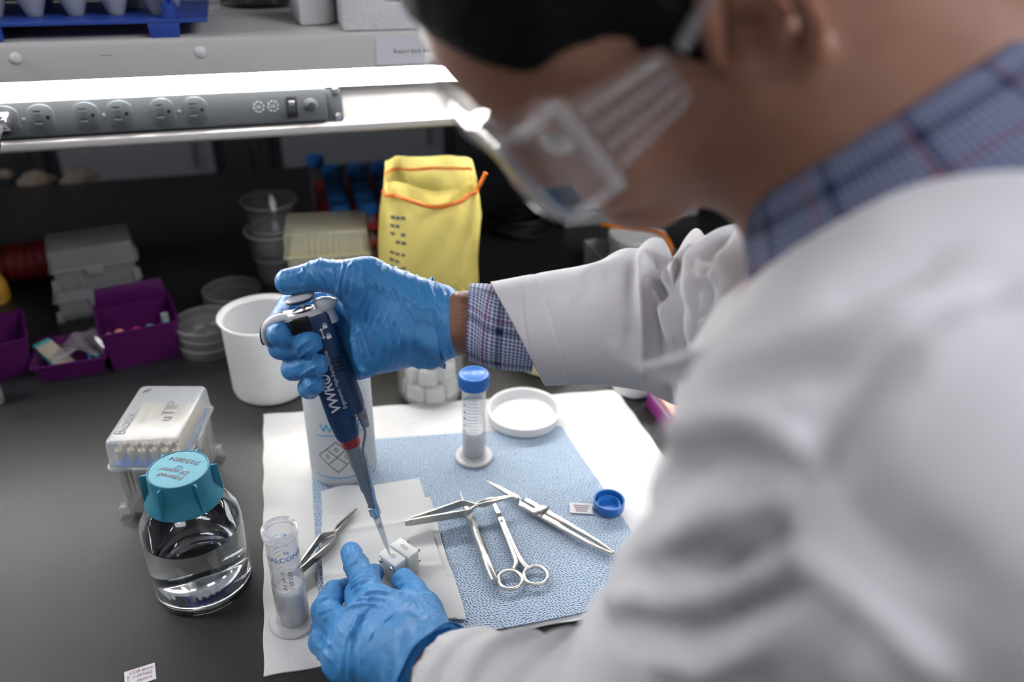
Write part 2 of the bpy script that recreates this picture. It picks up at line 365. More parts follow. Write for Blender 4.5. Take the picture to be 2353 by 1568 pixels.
def thing(name, label, cat, loc=(0, 0, 0), rz=0., group=None):
    o = bpy.data.objects.new(name, None); COL.objects.link(o); o.empty_display_size = .02
    o.location = tuple(map(float, loc)); o.rotation_euler = (0, 0, rz); return tag(o, label, cat, group)
def part(name, g, m, parent, label=None, ang=38, kind=None):
    o = bpy.data.objects.new(name, g if isinstance(g, bpy.types.Mesh) else mesh(name, g, m, ang=ang)); COL.objects.link(o); o.parent = parent
    if label: o['label'] = label
    if kind: o['kind'] = kind
    return o
def partat(name, me, parent, loc, rz=0.):
    o = part(name, me, None, parent); o.location = loc; o.rotation_euler = (0, 0, rz); return o
def solo(name, g, m, label, cat, loc=(0, 0, 0), rz=0., group=None, ang=38):
    o = bpy.data.objects.new(name, g if isinstance(g, bpy.types.Mesh) else mesh(name, g, m, ang=ang)); COL.objects.link(o)
    o.location = tuple(map(float, loc)); o.rotation_euler = (0, 0, rz); return tag(o, label, cat, group)
def struct(name, g, m, loc=(0, 0, 0)):
    o = bpy.data.objects.new(name, mesh(name, g, m)); COL.objects.link(o); o.location = loc; o['kind'] = 'structure'; return o
def text(s, size, shear=0., fine=None, bold=0.):
    cu = bpy.data.curves.new('tmp', 'FONT'); cu.body = s; cu.size = size; cu.shear = shear; cu.align_x = 'CENTER'; cu.align_y = 'CENTER'; cu.resolution_u = 3; cu.offset = bold
    ob = bpy.data.objects.new('tmp', cu); COL.objects.link(ob); bpy.context.view_layer.update()
    dg = bpy.context.evaluated_depsgraph_get(); me = bpy.data.meshes.new_from_object(ob.evaluated_get(dg))
    bm = bmesh.new(); bm.from_mesh(me); bmesh.ops.triangulate(bm, faces=bm.faces)
    if fine:
        for _ in range(4):
            es = [e for e in bm.edges if e.calc_length() > fine]
            if not es: break
            bmesh.ops.subdivide_edges(bm, edges=es, cuts=1); bmesh.ops.triangulate(bm, faces=bm.faces)
    g = from_bm(bm); bpy.data.objects.remove(ob); bpy.data.curves.remove(cu); bpy.data.meshes.remove(me); return g
def wrap(g, R, z0=0., a0=0., lift=.0004):                          # bend a flat geo round a cylinder of radius R (a0 = angle it faces)
    return [((R+lift)*math.cos(a0+x/R), (R+lift)*math.sin(a0+x/R), z0+y) for x, y, z in g[0]], g[1]
def spin(g, a): c_, s_ = math.cos(a), math.sin(a); return [(x*c_-y*s_, x*s_+y*c_, z) for x, y, z in g[0]], g[1]
def stroke(pts, w, R=None):                                        # flat pen line
    P = [np.array(p, float) for p in pts]; V = []; F = []
    for i, p in enumerate(P):
        t = P[min(i+1, len(P)-1)]-P[max(i-1, 0)]; t /= np.linalg.norm(t)+1e-12; nn = np.array([-t[1], t[0]])*w/2
        V += [(p[0]+nn[0], p[1]+nn[1], 0), (p[0]-nn[0], p[1]-nn[1], 0)]
        if i: F.append((2*i-2, 2*i-1, 2*i+1, 2*i))
    return V, F
def subline(a, b, n=8): return [tuple(np.array(a)+(np.array(b)-np.array(a))*i/n) for i in range(n+1)]
def yaw(p, q): return math.atan2(q[1]-p[1], q[0]-p[0])

# ------------------------------------------------------------------ the room
struct('floor', box(9, 9, .05, (0.3, 1.2, -.05)), 'floor')
struct('ceiling', box(9, 9, .05, (0.3, 1.2, 2.75)), 'ceiling')
struct('wall_back', box(9, .1, 2.75, (.3, 5.7, 0)), 'wall'); struct('wall_front', box(9, .1, 2.75, (.3, -3.3, 0)), 'wall')
struct('wall_left', box(.1, 9, 2.75, (-4.2, 1.2, 0)), 'wall'); struct('wall_right', box(.1, 9, 2.75, (4.8, 1.2, 0)), 'wall')
for x, y, _p, lb in LAMPS:
    t = thing('ceiling_light', lb, 'ceiling light', (x, y, 2.70), group='ceiling light panels')
    part('frame', loft([[(a, b, z) for a, b in rrect(sx, sy, .01)] for sx, sy, z in ((1.26, .61, .05), (1.26, .61, 0), (1.2, .55, 0), (1.2, .55, .03))]), 'white', t)
    part('diffuser', box(1.2, .55, .006, (0, 0, .03)), 'panel_lamp', t)

# island bench
t = thing('lab_bench', 'long black lab bench carrying all the equipment', 'lab bench', (0, 0, 0))
YF, YB = .482, 1.915
part('worktop', box(5.2, YB-YF, .032, (.2, (YF+YB)/2, BZ-.032), b=.003), 'epoxy', t)
part('edge_strip', box(5.2, .012, .05, (.2, YF+.02, BZ-.085), b=.002), 'cab_shade_dark', t)
for k in range(8):
    x = -2.1+k*.64
    bd = part('cabinet', box(.62, YB-YF-.16, BZ-.16, (x, (YF+YB)/2, .09)), 'cab_shade_dark', t)
    for s in (0, 1):
        dd = part('door', box(.295, .018, BZ-.2, (x-.15+.3*s, YF+.07, .10), b=.002), 'cab_shade_dark', t); part('handle', tube([(x-.04+.08*s, YF+.055, .62), (x-.04+.08*s, YF+.035, .63), (x-.04+.08*s, YF+.035, .73), (x-.04+.08*s, YF+.055, .74)], .004), 'chrome', dd)
part('plinth', box(5.1, YB-YF-.24, .09, (.2, (YF+YB)/2, 0)), 'black', t)

# what stands on the other side of the aisle
t = thing('storage_cabinet', 'shade-darkened cabinet row with grey doors beyond the far bench edge', 'cabinet', (0, 0, 0))
part('body', box(5.0, .5, .86, (.3, 3.05, 0)), 'cab_shade_dark', t); part('top', box(5.0, .54, .03, (.3, 3.05, .86), b=.003), 'cab_shade_dark', t)
for x0, x1, zt, mm in ((-.62, -.16, .80, 'paint_grey'), (-.13, .02, .78, 'cab_shade_dark'), (.06, .62, .83, 'paint_grey'), (.66, 1.1, .82, 'cab_shade_dark'), (1.13, 1.6, .82, 'paint_grey'), (-1.2, -.66, .82, 'cab_shade_dark'), (-1.7, -1.24, .82, 'cab_shade_dark')):
    dd = part('door', box(x1-x0, .02, zt-.1, ((x0+x1)/2, 2.79, .1), b=.003), mm, t)
    part('handle', tube([(x1-.05, 2.78, zt-.16), (x1-.05, 2.755, zt-.15), (x1-.05, 2.755, zt-.04), (x1-.05, 2.78, zt-.03)], .005), 'steel', dd)

# ------------------------------------------------------------------ shelf over the bench
SY = 1.082; SX0, SX1 = -2.0, 2.2; SW = SX1-SX0; SXc = (SX0+SX1)/2
ZT = BZ+.440
t = thing('bench_shelf', 'warm white steel shelf running over the black bench', 'shelf', (0, 0, 0))
prof = [(SY+.34, ZT-.004), (SY+.34, ZT), (SY+.006, ZT), (SY+.0015, ZT-.0015), (SY, ZT-.006), (SY+.001, ZT-.040), (SY+.004, ZT-.040), (SY+.004, ZT-.0065), (SY+.008, ZT-.004)]
def xbar(pf, x0=SX0, x1=SX1): return loft([[(x0, y, z) for y, z in pf], [(x1, y, z) for y, z in pf]])
part('shelf_top', xbar(prof), 'painted', t)
part('front_panel', xbar([(SY+.030, ZT-.040), (SY+.034, ZT-.040), (SY+.020, ZT-.113), (SY+.016, ZT-.113)]), 'painted', t)
part('upper_return', xbar([(SY+.001, ZT-.040), (SY+.034, ZT-.036), (SY+.034, ZT-.040), (SY+.001, ZT-.043)]), 'painted', t)
part('bottom_lip', bevel(xbar([(SY-.004, ZT-.112), (SY+.030, ZT-.108), (SY+.030, ZT-.126), (SY+.004, ZT-.126), (SY-.004, ZT-.121)]), .002), 'painted', t)
part('rear_panel', xbar([(SY+.325, ZT), (SY+.34, ZT), (SY+.34, ZT-.05), (SY+.325, ZT-.05)]), 'painted', t)
for x in (SX0+.03, SX1-.03): part('bracket', box(.04, .05, .45, (x, SY+.17, BZ)), 'painted', t)
pc = lathe([(0, .0042), (.004, .0038), (.0062, .0022), (.0068, 0)], 24)
pcm = mesh('hole_plug', T(pc, rx=PI/2), M['ptfe'])
for x in (-.257, -.057, .143-1.0+.0, -.457, .343, .543): partat('hole_plug', pcm, t, (x, SY+.0003, ZT-.0155))
part('scratch', T(stroke([(-.168, .0245), (-.1665, .0235), (-.160, .0237), (-.157, .0238)], .0007), (0, SY-.0002, ZT-.0395), rx=PI/2), 'ink', t)

# light fixture
t = thing('shelf_light', 'glowing white tube light fixed under the shelf front', 'light', (0, 0, 0))
lp = [(SY+.016+.0115*math.cos(a), ZT-.0525+.0125*math.sin(a)) for a in np.linspace(0, 2*PI, 20, endpoint=False)]
part('diffuser', xbar(lp, SX0+.06, 1.5), 'lamp', t)
part('channel', xbar([(SY+.0285, ZT-.041), (SY+.033, ZT-.041), (SY+.031, ZT-.064), (SY+.0275, ZT-.064)], SX0+.05, 1.51), 'painted', t)
part('added_baffle', xbar([(SY+.0325, ZT-.0655), (SY+.012, ZT-.0668), (SY+.0115, ZT-.0660), (SY+.0325, ZT-.0645)], SX0+.05, 1.51), 'painted', t)  # added strip that keeps the tube's light off the panel below
for x in (SX0+.052, 1.508): part('end_cap', T(lathe([(0, -.004), (.0125, -.004), (.0125, .004), (0, .004)], 24), (x, SY+.016, ZT-.0525), ry=PI/2), 'white', t)

# power strip on the sloped panel: local x along the shelf, y up the panel, z towards the viewer
pang = math.atan2(.073, .014)
t = thing('power_strip', 'charcoal power strip with outlet faces under the shelf light', 'power strip', (0, SY+.0135, ZT-.0885)); t.rotation_euler = (pang, 0, 0)
part('body', T(bevel(extrude(rrect(.916, .0415, .002), 0, .010), .0015), (-.3710, 0, 0)), 'strip', t)
eb = part('end_bracket', T(bevel(extrude(rrect(.022, .0455, .003), 0, .0035), .001), (.097, 0, 0)), 'strip', t)
scm = mesh('screw', lathe([(.0052, .0035), (.0052, .0055), (.004, .0072), (.0015, .0078), (.0015, .0068), (0, .0068)], 20), M['chrome'])
for y in (-.0165, .0165): partat('screw', scm, eb, (.1005, y, 0))
def outface():
    P = []
    for a in np.linspace(0, 2*PI, 40, endpoint=False):
        x, y = .0172*math.cos(a), .0172*math.sin(a); P.append((max(-.0142, min(.0142, x)), y))
    return P
ofm = mesh('outlet', bevel(extrude(outface(), .0095, .0122), .0009), M['strip2'])
slm = mesh('slot', box(.0085, .0022, .0006, (0, 0, .0121)), M['slot']); shm = mesh('slot_shadow', box(.0078, .0026, .0006, (0, 0, .0120)), M['black'])
ghm = mesh('ground_hole', extrude([(.0023*math.cos(a), .0023*math.sin(a)) for a in np.linspace(0, 2*PI, 14, endpoint=False)], .0118, .0127), M['black'])
oxs = [(-.3065+.0), (-.2655), (-.2085), (-.1695), (-.1175), (-.0785)]
oxs = []
for px in (22, 103, 205, 282, 378, 453):
    r_ = MW @ np.array([(px-1176.5)/FPX, (784-(292-.0585*px))/FPX, 1.]); k_ = (SY+.012)/r_[1]; oxs.append(float(r_[0]*k_))
for i, x in enumerate(oxs+[oxs[0]-.055, oxs[0]-.095, oxs[0]-.15, oxs[0]-.19]):
    if i in (7, 9) and False: continue
    o = partat('outlet', ofm, t, (x, 0, 0))
    if i == 0: continue
    for y in (-.0052, .0068): partat('slot', shm, o, (-.003, y+.0016, 0)); partat('slot', slm, o, (-.003, y, .0002))  # the black box above each metal slot draws its shade
    partat('ground_hole', ghm, o, (.0075, .0012, 0))
rvm = mesh('rivet', lathe([(.0026, .0098), (.0022, .0112), (0, .0116)], 14), M['slot'])
for a, b_ in ((0, 1), (2, 3), (4, 5)): partat('rivet', rvm, t, ((oxs[a]+oxs[b_])/2, 0, 0))
def sx(px, py=250):
    r_ = MW @ np.array([(px-1176.5)/FPX, (784-py)/FPX, 1.]); return float(r_[0]*(SY+.012)/r_[1])
for px in (595, 628):                         # certification marks: ring of ticks
    g = J(*[T(box(.0030, .0012, .0004), (.0062*math.cos(a), .0062*math.sin(a), .0101), rz=a+PI/2) for a in np.linspace(.2, 2*PI+.2, 8, endpoint=False)], T(text('UL', .0062), (0, 0, .0104)))
    part('printed_mark', T(g, (sx(px), .001, 0)), 'print_white', t)
sw = part('rocker_switch', T(bevel(box(.0125, .026, .004, (0, 0, .0095)), .0008), (sx(671), -.001, 0)), 'black', t)
part('rocker', T(bevel(box(.0075, .017, .003, (0, 0, .013), top=(.0075, .012)), .0006), (sx(671), -.001, 0)), 'strip', sw)
part('printed_mark', T(box(.0055, .004, .0004, (0, .004, .0160)), (sx(671), -.001, 0)), 'slot', sw)
part('breaker_button', T(lathe([(.0085, .0098), (.0085, .0115), (.0062, .013), (.0045, .013), (.0042, .017), (0, .0176)], 24), (sx(714), 0, 0)), 'strip2', t)
# plug in the first outlet, its cord running out to the left
p_ = thing('power_plug', 'grey plug with cord pushed into the leftmost outlet in view', 'plug', (0, SY+.0135, ZT-.0885)); p_.rotation_euler = (pang, 0, 0)
part('plug_body', T(bevel(box(.024, .026, .020, (0, 0, .0122), top=(.015, .014)), .004, 3), (oxs[0]-.003, -.001, 0)), 'chrome', p_)
cd = [(oxs[0]-.004, -.004, .030), (oxs[0]-.006, -.012, .036), (oxs[0]-.010, -.03, .034), (oxs[0]-.03, -.055, .03), (oxs[0]-.1, -.075, .02), (oxs[0]-.2, -.08, .02)]
part('cord', tube(spline(cd), .0032), 'rubber', p_)
part('strain_relief', tube([cd[0], cd[1], (oxs[0]-.008, -.020, .036)], [.006, .0052, .004]), 'strip2', p_)

# paper note taped on the shelf front
nx0 = .1545
t = thing('paper_note', 'white paper note with a printed line taped on shelf front', 'note', (nx0, SY-.0004, ZT-.0395)); t.rotation_euler = (PI/2, 0, 0)
part('paper', box(.19, .036, .0003, (.095, .0185, 0)), 'note', t)
part('lettering', T(text('Return back the equipment after use', .0074, bold=.00006), (.078, .0165, .0005)), 'ink', t)

# ------------------------------------------------------------------ things on the shelf
RX1 = -.0445; RYF = SY+.010
t = thing('tube_rack', 'blue plastic tube rack on the shelf, only its lower plate showing', 'rack', (0, 0, ZT))
RW, RD, PH = .52, .155, .0165
rx0 = RX1-RW
part('plate', bevel(box(RW, RD, .0042, (RX1-RW/2, RYF+RD/2, PH)), .0008), 'rack_blue', t)
for fx in (RX1-.05, RX1-.24, RX1-.45):
    for fy in (RYF+.006, RYF+RD-.012): part('foot', bevel(box(.032, .012, PH, (fx, fy, 0), top=(.036, .012)), .001), 'rack_blue', t)
hdm = mesh('plate_hole', lathe([(0, .0003), (.0088, .0003), (.0088, -.0008)], 20), M['rack_blue'])
pxs = [RX1-.0335-.0515*k for k in range(9)]
for r_ in range(3):
    for k in range(9): partat('plate_hole', hdm, t, (RX1-.016-.0515*k, RYF+.017+r_*.055, PH+.0042))
for px_, py_ in ((RX1-.041, RYF+.012), (RX1-.195-.003, RYF+RD-.012), (RX1-.041, RYF+RD-.012), (RX1-RW+.03, RYF+.012)):
    ps = part('post', J(T(lathe([(.0095, 0), (.009, .016), (.0055, .017), (.0055, .12)], 20), (px_, py_, PH+.004)), box(.003, .015, .10, (px_-.003, py_, PH+.02)), box(.003, .015, .10, (px_+.004, py_, PH+.02))), 'rack_blue', t)
    if px_ == RX1-.041 and py_ < RYF+.02: continue
part('upper_plate', bevel(box(RW, RD, .004, (RX1-RW/2, RYF+RD/2, PH+.115)), .0008), 'rack_blue', t)
def big_tube(loc, fill, label, grad=True):
    q = thing('conical_tube', label, 'tube', loc, group='conical tubes in the blue shelf rack')
    R = .0205
    part('tube_body', lathe([(0, 0), (.0085, .0), (.0095, .002), (R-.0015, .026), (R, .030), (R+.0005, .125), (R-.0015, .125), (R-.0022, .031), (.008, .003), (0, .0025)], 36), 'tube_milky', q)
    part('contents', lathe([(0, .003), (.0075, .0035), (R-.0032, .027), (R-.0028, .03+fill), (0, .03+fill)], 30), 'tube_edge', q)
    if grad:
        a = yaw(loc, (0, 0)); g = []
        for i in range(7): g.append(wrap(stroke(subline((-.006-(.004 if i % 2 else 0), .045+i*.011), (.004, .045+i*.011), 6), .0008), R, 0, a+.3, .0009))
        g.append(wrap(T(text('50', .006, fine=.003), (-.010, .052, 0)), R, 0, a-.05, .0009))
        part('graduation_marks', J(*g), 'print_blue', q)
    part('cap', T(lathe([(R+.003, 0), (R+.003, .014), (R+.001, .016), (0, .016)], 36), (0, 0, .122)), 'cap_blue', q)
ty1 = RYF+.045
names = ['clear conical tube at right end of blue shelf rack, behind the post', 'clear conical tube second from right in front row of blue shelf rack', 'clear conical tube third from right in front row of blue shelf rack', 'clear conical tube fourth from right in front row of blue shelf rack', 'clear conical tube at left image edge in blue shelf rack']
for k, (px, nm) in enumerate(zip((368, 273, 180, 85, -8), names)):
    r_ = MW @ np.array([(px-1176.5)/FPX, (784-52)/FPX, 1.]); k_ = ty1/r_[1]
    big_tube((float(r_[0]*k_), ty1, ZT+PH+.0043), .012 if k != 2 else .05, nm, k in (0, 2, 3))
for px, nm in ((402, 'frosted conical tube behind the rightmost tube of blue shelf rack'), (318, 'frosted conical tube in rear row of blue shelf rack between front tubes')):
    r_ = MW @ np.array([(px-1176.5)/FPX, (784-40)/FPX, 1.]); k_ = (ty1+.055)/r_[1]
    big_tube((float(r_[0]*k_), ty1+.055, ZT+PH+.0043), .02, nm, False)
def onshelf(px, py, dz=0.):
    r_ = MW @ np.array([(px-1176.5)/FPX, (784-py)/FPX, 1.]); k_ = (ZT+dz-CAMPOS[2])/r_[2]; return r_*k_+CAMPOS
q = onshelf(588, 10); t = thing('glass_beaker', 'glass beaker standing on the shelf between rack and styrofoam', 'beaker', (q[0], q[1]+.0, ZT))
part('beaker_wall', lathe([(0, 0), (.044, 0), (.0505, .004), (.052, .010), (.052, .11), (.054, .112), (.0505, .112), (.050, .012), (.047, .006), (0, .0055)], 48), 'glass', t)
q = onshelf(735, 62); fm = bevel(extrude([(0, 0), (.035, 0), (.05, .02), (.06, .07), (-.005, .07)], 0, .14), .003, 2)
solo('styrofoam_block', T(fm, (-.012, .0, 0)), 'foam', 'smaller styrofoam block with a torn edge, beside the glass beaker', 'foam', (q[0]-.012, q[1]+.008, ZT+.001), .02)
q = onshelf(790, 74)
g1 = [(0, 0, 0), (.16, 0, 0), (.16, 0, .12), (.075, 0, .12), (.075, 0, .033), (.052, 0, .033), (.052, 0, .12), (0, 0, .12)]
g = loft([[(x, 0, z) for x, _, z in g1], [(x, .09, z) for x, _, z in g1]])
solo('styrofoam_block', bevel(g, .0025, 2), 'foam', 'larger notched styrofoam block at the shelf edge above the note', 'foam', (q[0], max(q[1], SY+.010), ZT+.001), .0)
solo('plastic_container', lidbox(.11, .07, .10, .06, .12), 'pp', 'pale plastic container behind the blue rack on the shelf', 'container', (-.085, SY+.235, ZT+.001))

# ------------------------------------------------------------------ paper and cloth on the bench
def quad(c00, c10, c11, c01):
    c00, c10, c11, c01 = [np.array(c, float) for c in (c00, c10, c11, c01)]
    return lambda u, v: c00*(1-u)*(1-v)+c10*u*(1-v)+c11*u*v+c01*(1-u)*v
def nz(x, y, s, seed=0):
    r = np.random.default_rng(seed); v = 0
    for i in range(6):
        a = r.uniform(0, 2*PI); k = r.uniform(.6, 1.6)*s; v += math.sin(k*(x*math.cos(a)+y*math.sin(a))+r.uniform(0, 6))
    return v/6
q = quad((-.061, .5045), (.425, .4735), (.427, .842), (-.045, .911))
def f_mat(u, v):
    p = q(u, v); e = .0006*(math.sin(u*60)+math.sin(v*47)); return (p[0]+(e if u in (0, 1) else 0), p[1]+(e if v in (0, 1) else 0), BZ+.0018+.0004*nz(p[0], p[1], 40))
solo('bench_pad', slab(f_mat, 60, 60, .0014), 'paper', 'white absorbent paper pad spread on the black bench', 'bench pad')
q2 = quad((-.010, .500), (.335, .487), (.322, .780), (.008, .829))
def f_tow(u, v):
    p = q2(u, v)
    z = BZ+.0046+.0009*nz(p[0], p[1], 55, 3)+.0014*math.exp(-((p[1]-.655-.10*(p[0]-.2))/.008)**2)*(1 if p[0] > .12 else 0)
    return (p[0], p[1], z)
solo('blue_wipe', slab(f_tow, 110, 90, .0012), 'wipe', 'light blue embossed wipe lying on the white pad', 'cloth', ang=60)
def tissue(corners, z0, seed, label):
    qq = quad(*corners)
    def fn(u, v):
        p = qq(u, v); z = BZ+z0+.0012*max(0, nz(p[0], p[1], 90, seed))+.0009*abs(nz(p[0], p[1], 140, seed+2))
        for k in (.33, .66): z += .0016*math.exp(-((v-k)/.018)**2)
        z += .006*max(0, v-.86)/.14*max(0, math.sin(u*5.5+.5))
        return (p[0]+.001*math.sin(v*9), p[1], z)
    solo('tissue_wipe', slab(fn, 60, 70, .0005), 'tissue', label, 'tissue', ang=70)
tissue(((.0, .545), (.127, .512), (.129, .690), (.010, .702)), .0068, 5, 'lower white tissue sheet, its edge showing right of the top one')
tissue(((-.004, .540), (.118, .514), (.124, .7235), (.0115, .7265)), .0090, 9, 'white folded tissue on the blue wipe under the cuvette block')
t = thing('paper_label', 'small handwritten sticker on the black bench near the front', 'sticker', (*((at(283, 1548)+at(362, 1560))/2)[:2], BZ+.0003), yaw(at(283, 1548), at(355, 1525)))
part('sticker', box(.0255, .0185, .0003, (0, 0, 0)), 'note', t)
part('lettering', J(T(text('CDB Bone', .0046, .25), (.001, .0052, .0006)), T(text('S-2874#2', .0042, .3), (.0015, .0002, .0006)), T(text('062616', .0042, .3), (.003, -.005, .0006)), T(text('2/1/24', .0032, .2), (-.0098, -.001, .0006), rz=PI/2)), 'ink_red', t)
q = at(1335, 1178)
t = thing('paper_label', 'faint printed sticker on the blue wipe beside the blue cap', 'sticker', (q[0], q[1], BZ+.0062), -.35)
part('sticker', box(.026, .017, .0003), 'note', t); part('lettering', J(*[T(box(.018-.002*i, .0009, .0003), (0, .004-.003*i, .0003)) for i in range(4)]), 'ink_red', t)

# ------------------------------------------------------------------ vessels
def facing(loc): return math.atan2(-loc[1], -loc[0])
# bottle of water with teal cap
l = at(472, 1338); t = thing('media_bottle', 'clear bottle of water with a teal fluted cap on bare bench', 'bottle', (l[0], l[1], BZ+.0005))
R = .0462
part('glass_body', lathe([(0, .006), (.030, .004), (.036, .0005), (R-.003, .0005), (R, .005), (R, .080), (R-.002, .090), (R-.008, .100), (.0345, .108), (.0275, .1125), (.0252, .116), (.0252, .134),
      (.0230, .134), (.0230, .116), (.0255, .1110), (.033, .1055), (R-.0095, .0975), (R-.004, .0885), (R-.0022, .080), (R-.0022, .009), (.036, .0075), (.028, .0085), (0, .0095)], 72, closed=False), 'glass', t)
part('water', lathe([(0, .0097), (.028, .0087), (.036, .0077), (R-.0024, .0092), (R-.0024, .078), (R-.0032, .0765), (0, .0762)], 72), 'water', t)
fa = facing(l)
part('embossed_marks', J(*[wrap(stroke(subline((-.006, .02+.0085*i), (.006, .02+.0085*i), 8), .0006), R, 0, fa+.75, .0002) for i in range(6)],
     *[wrap(T(stroke([(-.006, -.006), (.006, -.006), (.006, .006), (-.006, .006), (-.006, -.006)], .0009), (0, .042, 0)), R, 0, fa-.2, .0003)]), 'ps_edge', t)
cp = part('cap', lathe([(.0345, .1125), (.0352, .1135), (.0300, .1245), (.0282, .127), (.0278, .1445), (.0270, .1462), (.0262, .1462), (.0262, .1456), (0, .1456), (0, .1440), (.0255, .1440), (.0265, .126), (.0325, .1128)], 72), 'teal', t)
part('cap_disc', lathe([(.0255, .1459), (.0045, .1459), (.0036, .1448), (0, .1446)], 48), 'teal_top', cp)
fin = []
for k in range(6):
    a = fa+.35+k*PI/3
    f = [(.0268, -.0016, .1448), (.0268, .0016, .1448), (.0338, .0006, .1448), (.0338, -.0006, .1448), (.0300, -.0012, .1150), (.0300, .0012, .1150), (.0352, .0006, .1150), (.0352, -.0006, .1150)]
    part('grip_fin', bevel((spin((f, []), a)[0], [(0, 1, 2, 3), (4, 7, 6, 5), (0, 4, 5, 1), (1, 5, 6, 2), (2, 6, 7, 3), (3, 7, 4, 0)]), .0005), 'teal', cp)
wr = J(T(text('Filtered', .0078, .3), (0, .011, 0)), T(text('DI water', .0078, .3), (.001, .0035, 0)), T(text('7/23/2024', .0075, .2), (0, -.012, 0)))
part('handwriting', T(wr, (0, 0, .1462), rz=fa+PI/2+PI*.78), 'ink_red', cp)

# pipette tip box in front of the bottle
A, B_, Cq = at(236, 1032, .100), at(405, 1030, .100), at(478, 890, .100)
ctr = (A+Cq)/2; rz = yaw(B_, Cq)-PI/2
def tipbox(name, label, loc, rz, sx, sy, h, lid, mb, ml, mt, mtip, rows=None, lifted=0.0, feet=True, shadowtips=True):
    t = thing(name, label, 'tip box', loc, rz)
    part('base', tray(sx*.90, sy*.88, sx*.955, sy*.955, h-lid, .0016, .005, .004), mb, t)
    if feet:
        for x in (-1, 1):
            for y in (-1, 1): part('foot', box(.012, .012, .018, (x*sx*.47, y*sy*.46, 0), b=.0015, top=(.009, .009)), mb, t)
        for k in range(5):
            for y in (-1, 1): part('rib', box(.002, .002, h-lid-.006, (-sx*.36+k*sx*.18, y*sy*.465, 0), top=(.002, .002)), mb, t)
        for k in range(3):
            for x in (-1, 1): part('rib', box(.002, .002, h-lid-.006, (x*sx*.465, -sy*.25+k*sy*.25, 0)), mb, t)
    part('tip_tray', bevel(box(sx*.90, sy*.90, .004, (0, 0, h-lid-.004)), .001), mt, t)
    part('lid', T(lidbox(sx, sy, sx*.975, sy*.97, lid+.004), (0, 0, h-lid-.002)), ml, t)
    part('lid_rim', T(loft([[(x, y, z) for x, y in rrect(a, b_, .005)] for a, b_, z in ((sx, sy, 0), (sx+.003, sy+.003, 0), (sx+.003, sy+.003, .003), (sx, sy, .003))], False, False), (0, 0, h-lid-.002)), ml, t)
    part('latch', bevel(box(.020, .004, .014, (0, -sy*.5-.002, h-lid-.012), top=(.026, .004)), .001), ml, t)
    part('latch', bevel(box(.004, .020, .014, (sx*.5+.002, 0, h-lid-.012), top=(.004, .026)), .001), ml, t)
    if rows:
        nx, ny, th = rows; tm = mesh('tip', lathe([(.0008, -.055 if h > .08 else -.03), (.0030, -.008), (.0036, th), (.0022, th), (.0020, 0)], 10), M[mtip])
        for i in range(nx):
            for j in range(ny): partat('tip', tm, t, (-sx*.39+sx*.78*i/(nx-1), -sy*.37+sy*.74*j/(ny-1), h-lid))
    return t
t = tipbox('tip_box', 'frosted tip box with printed lid and blue tray behind the water bottle', (ctr[0], ctr[1], BZ), rz, .077, .1125, .103, .030, 'pp', 'pp_lid', 'tip_blue', 'tip_cream', (6, 9, .014))
zt = .1056
part('lettering', J(T(text('Biotix', .017), (-.026, -.021, zt), rz=PI/2, s=.95)), 'print_grey', t)
part('lettering', T(text('uTIP', .020), (.013, .002, zt), rz=PI/2), 'print_grey', t)
part('lettering', J(*[T(box(.0011, .026, .0003), (.026, .026, zt-.0002)), T(box(.0008, .014, .0003), (.0285, .03, zt-.0002))]), 'ps_edge', t)
part('emblem', T(J(box(.0100, .0024, .0003), T(box(.0100, .0012, .0003), rz=PI/2.4)), (-.026, .042, zt), rz=PI/4), 'print_grey', t)

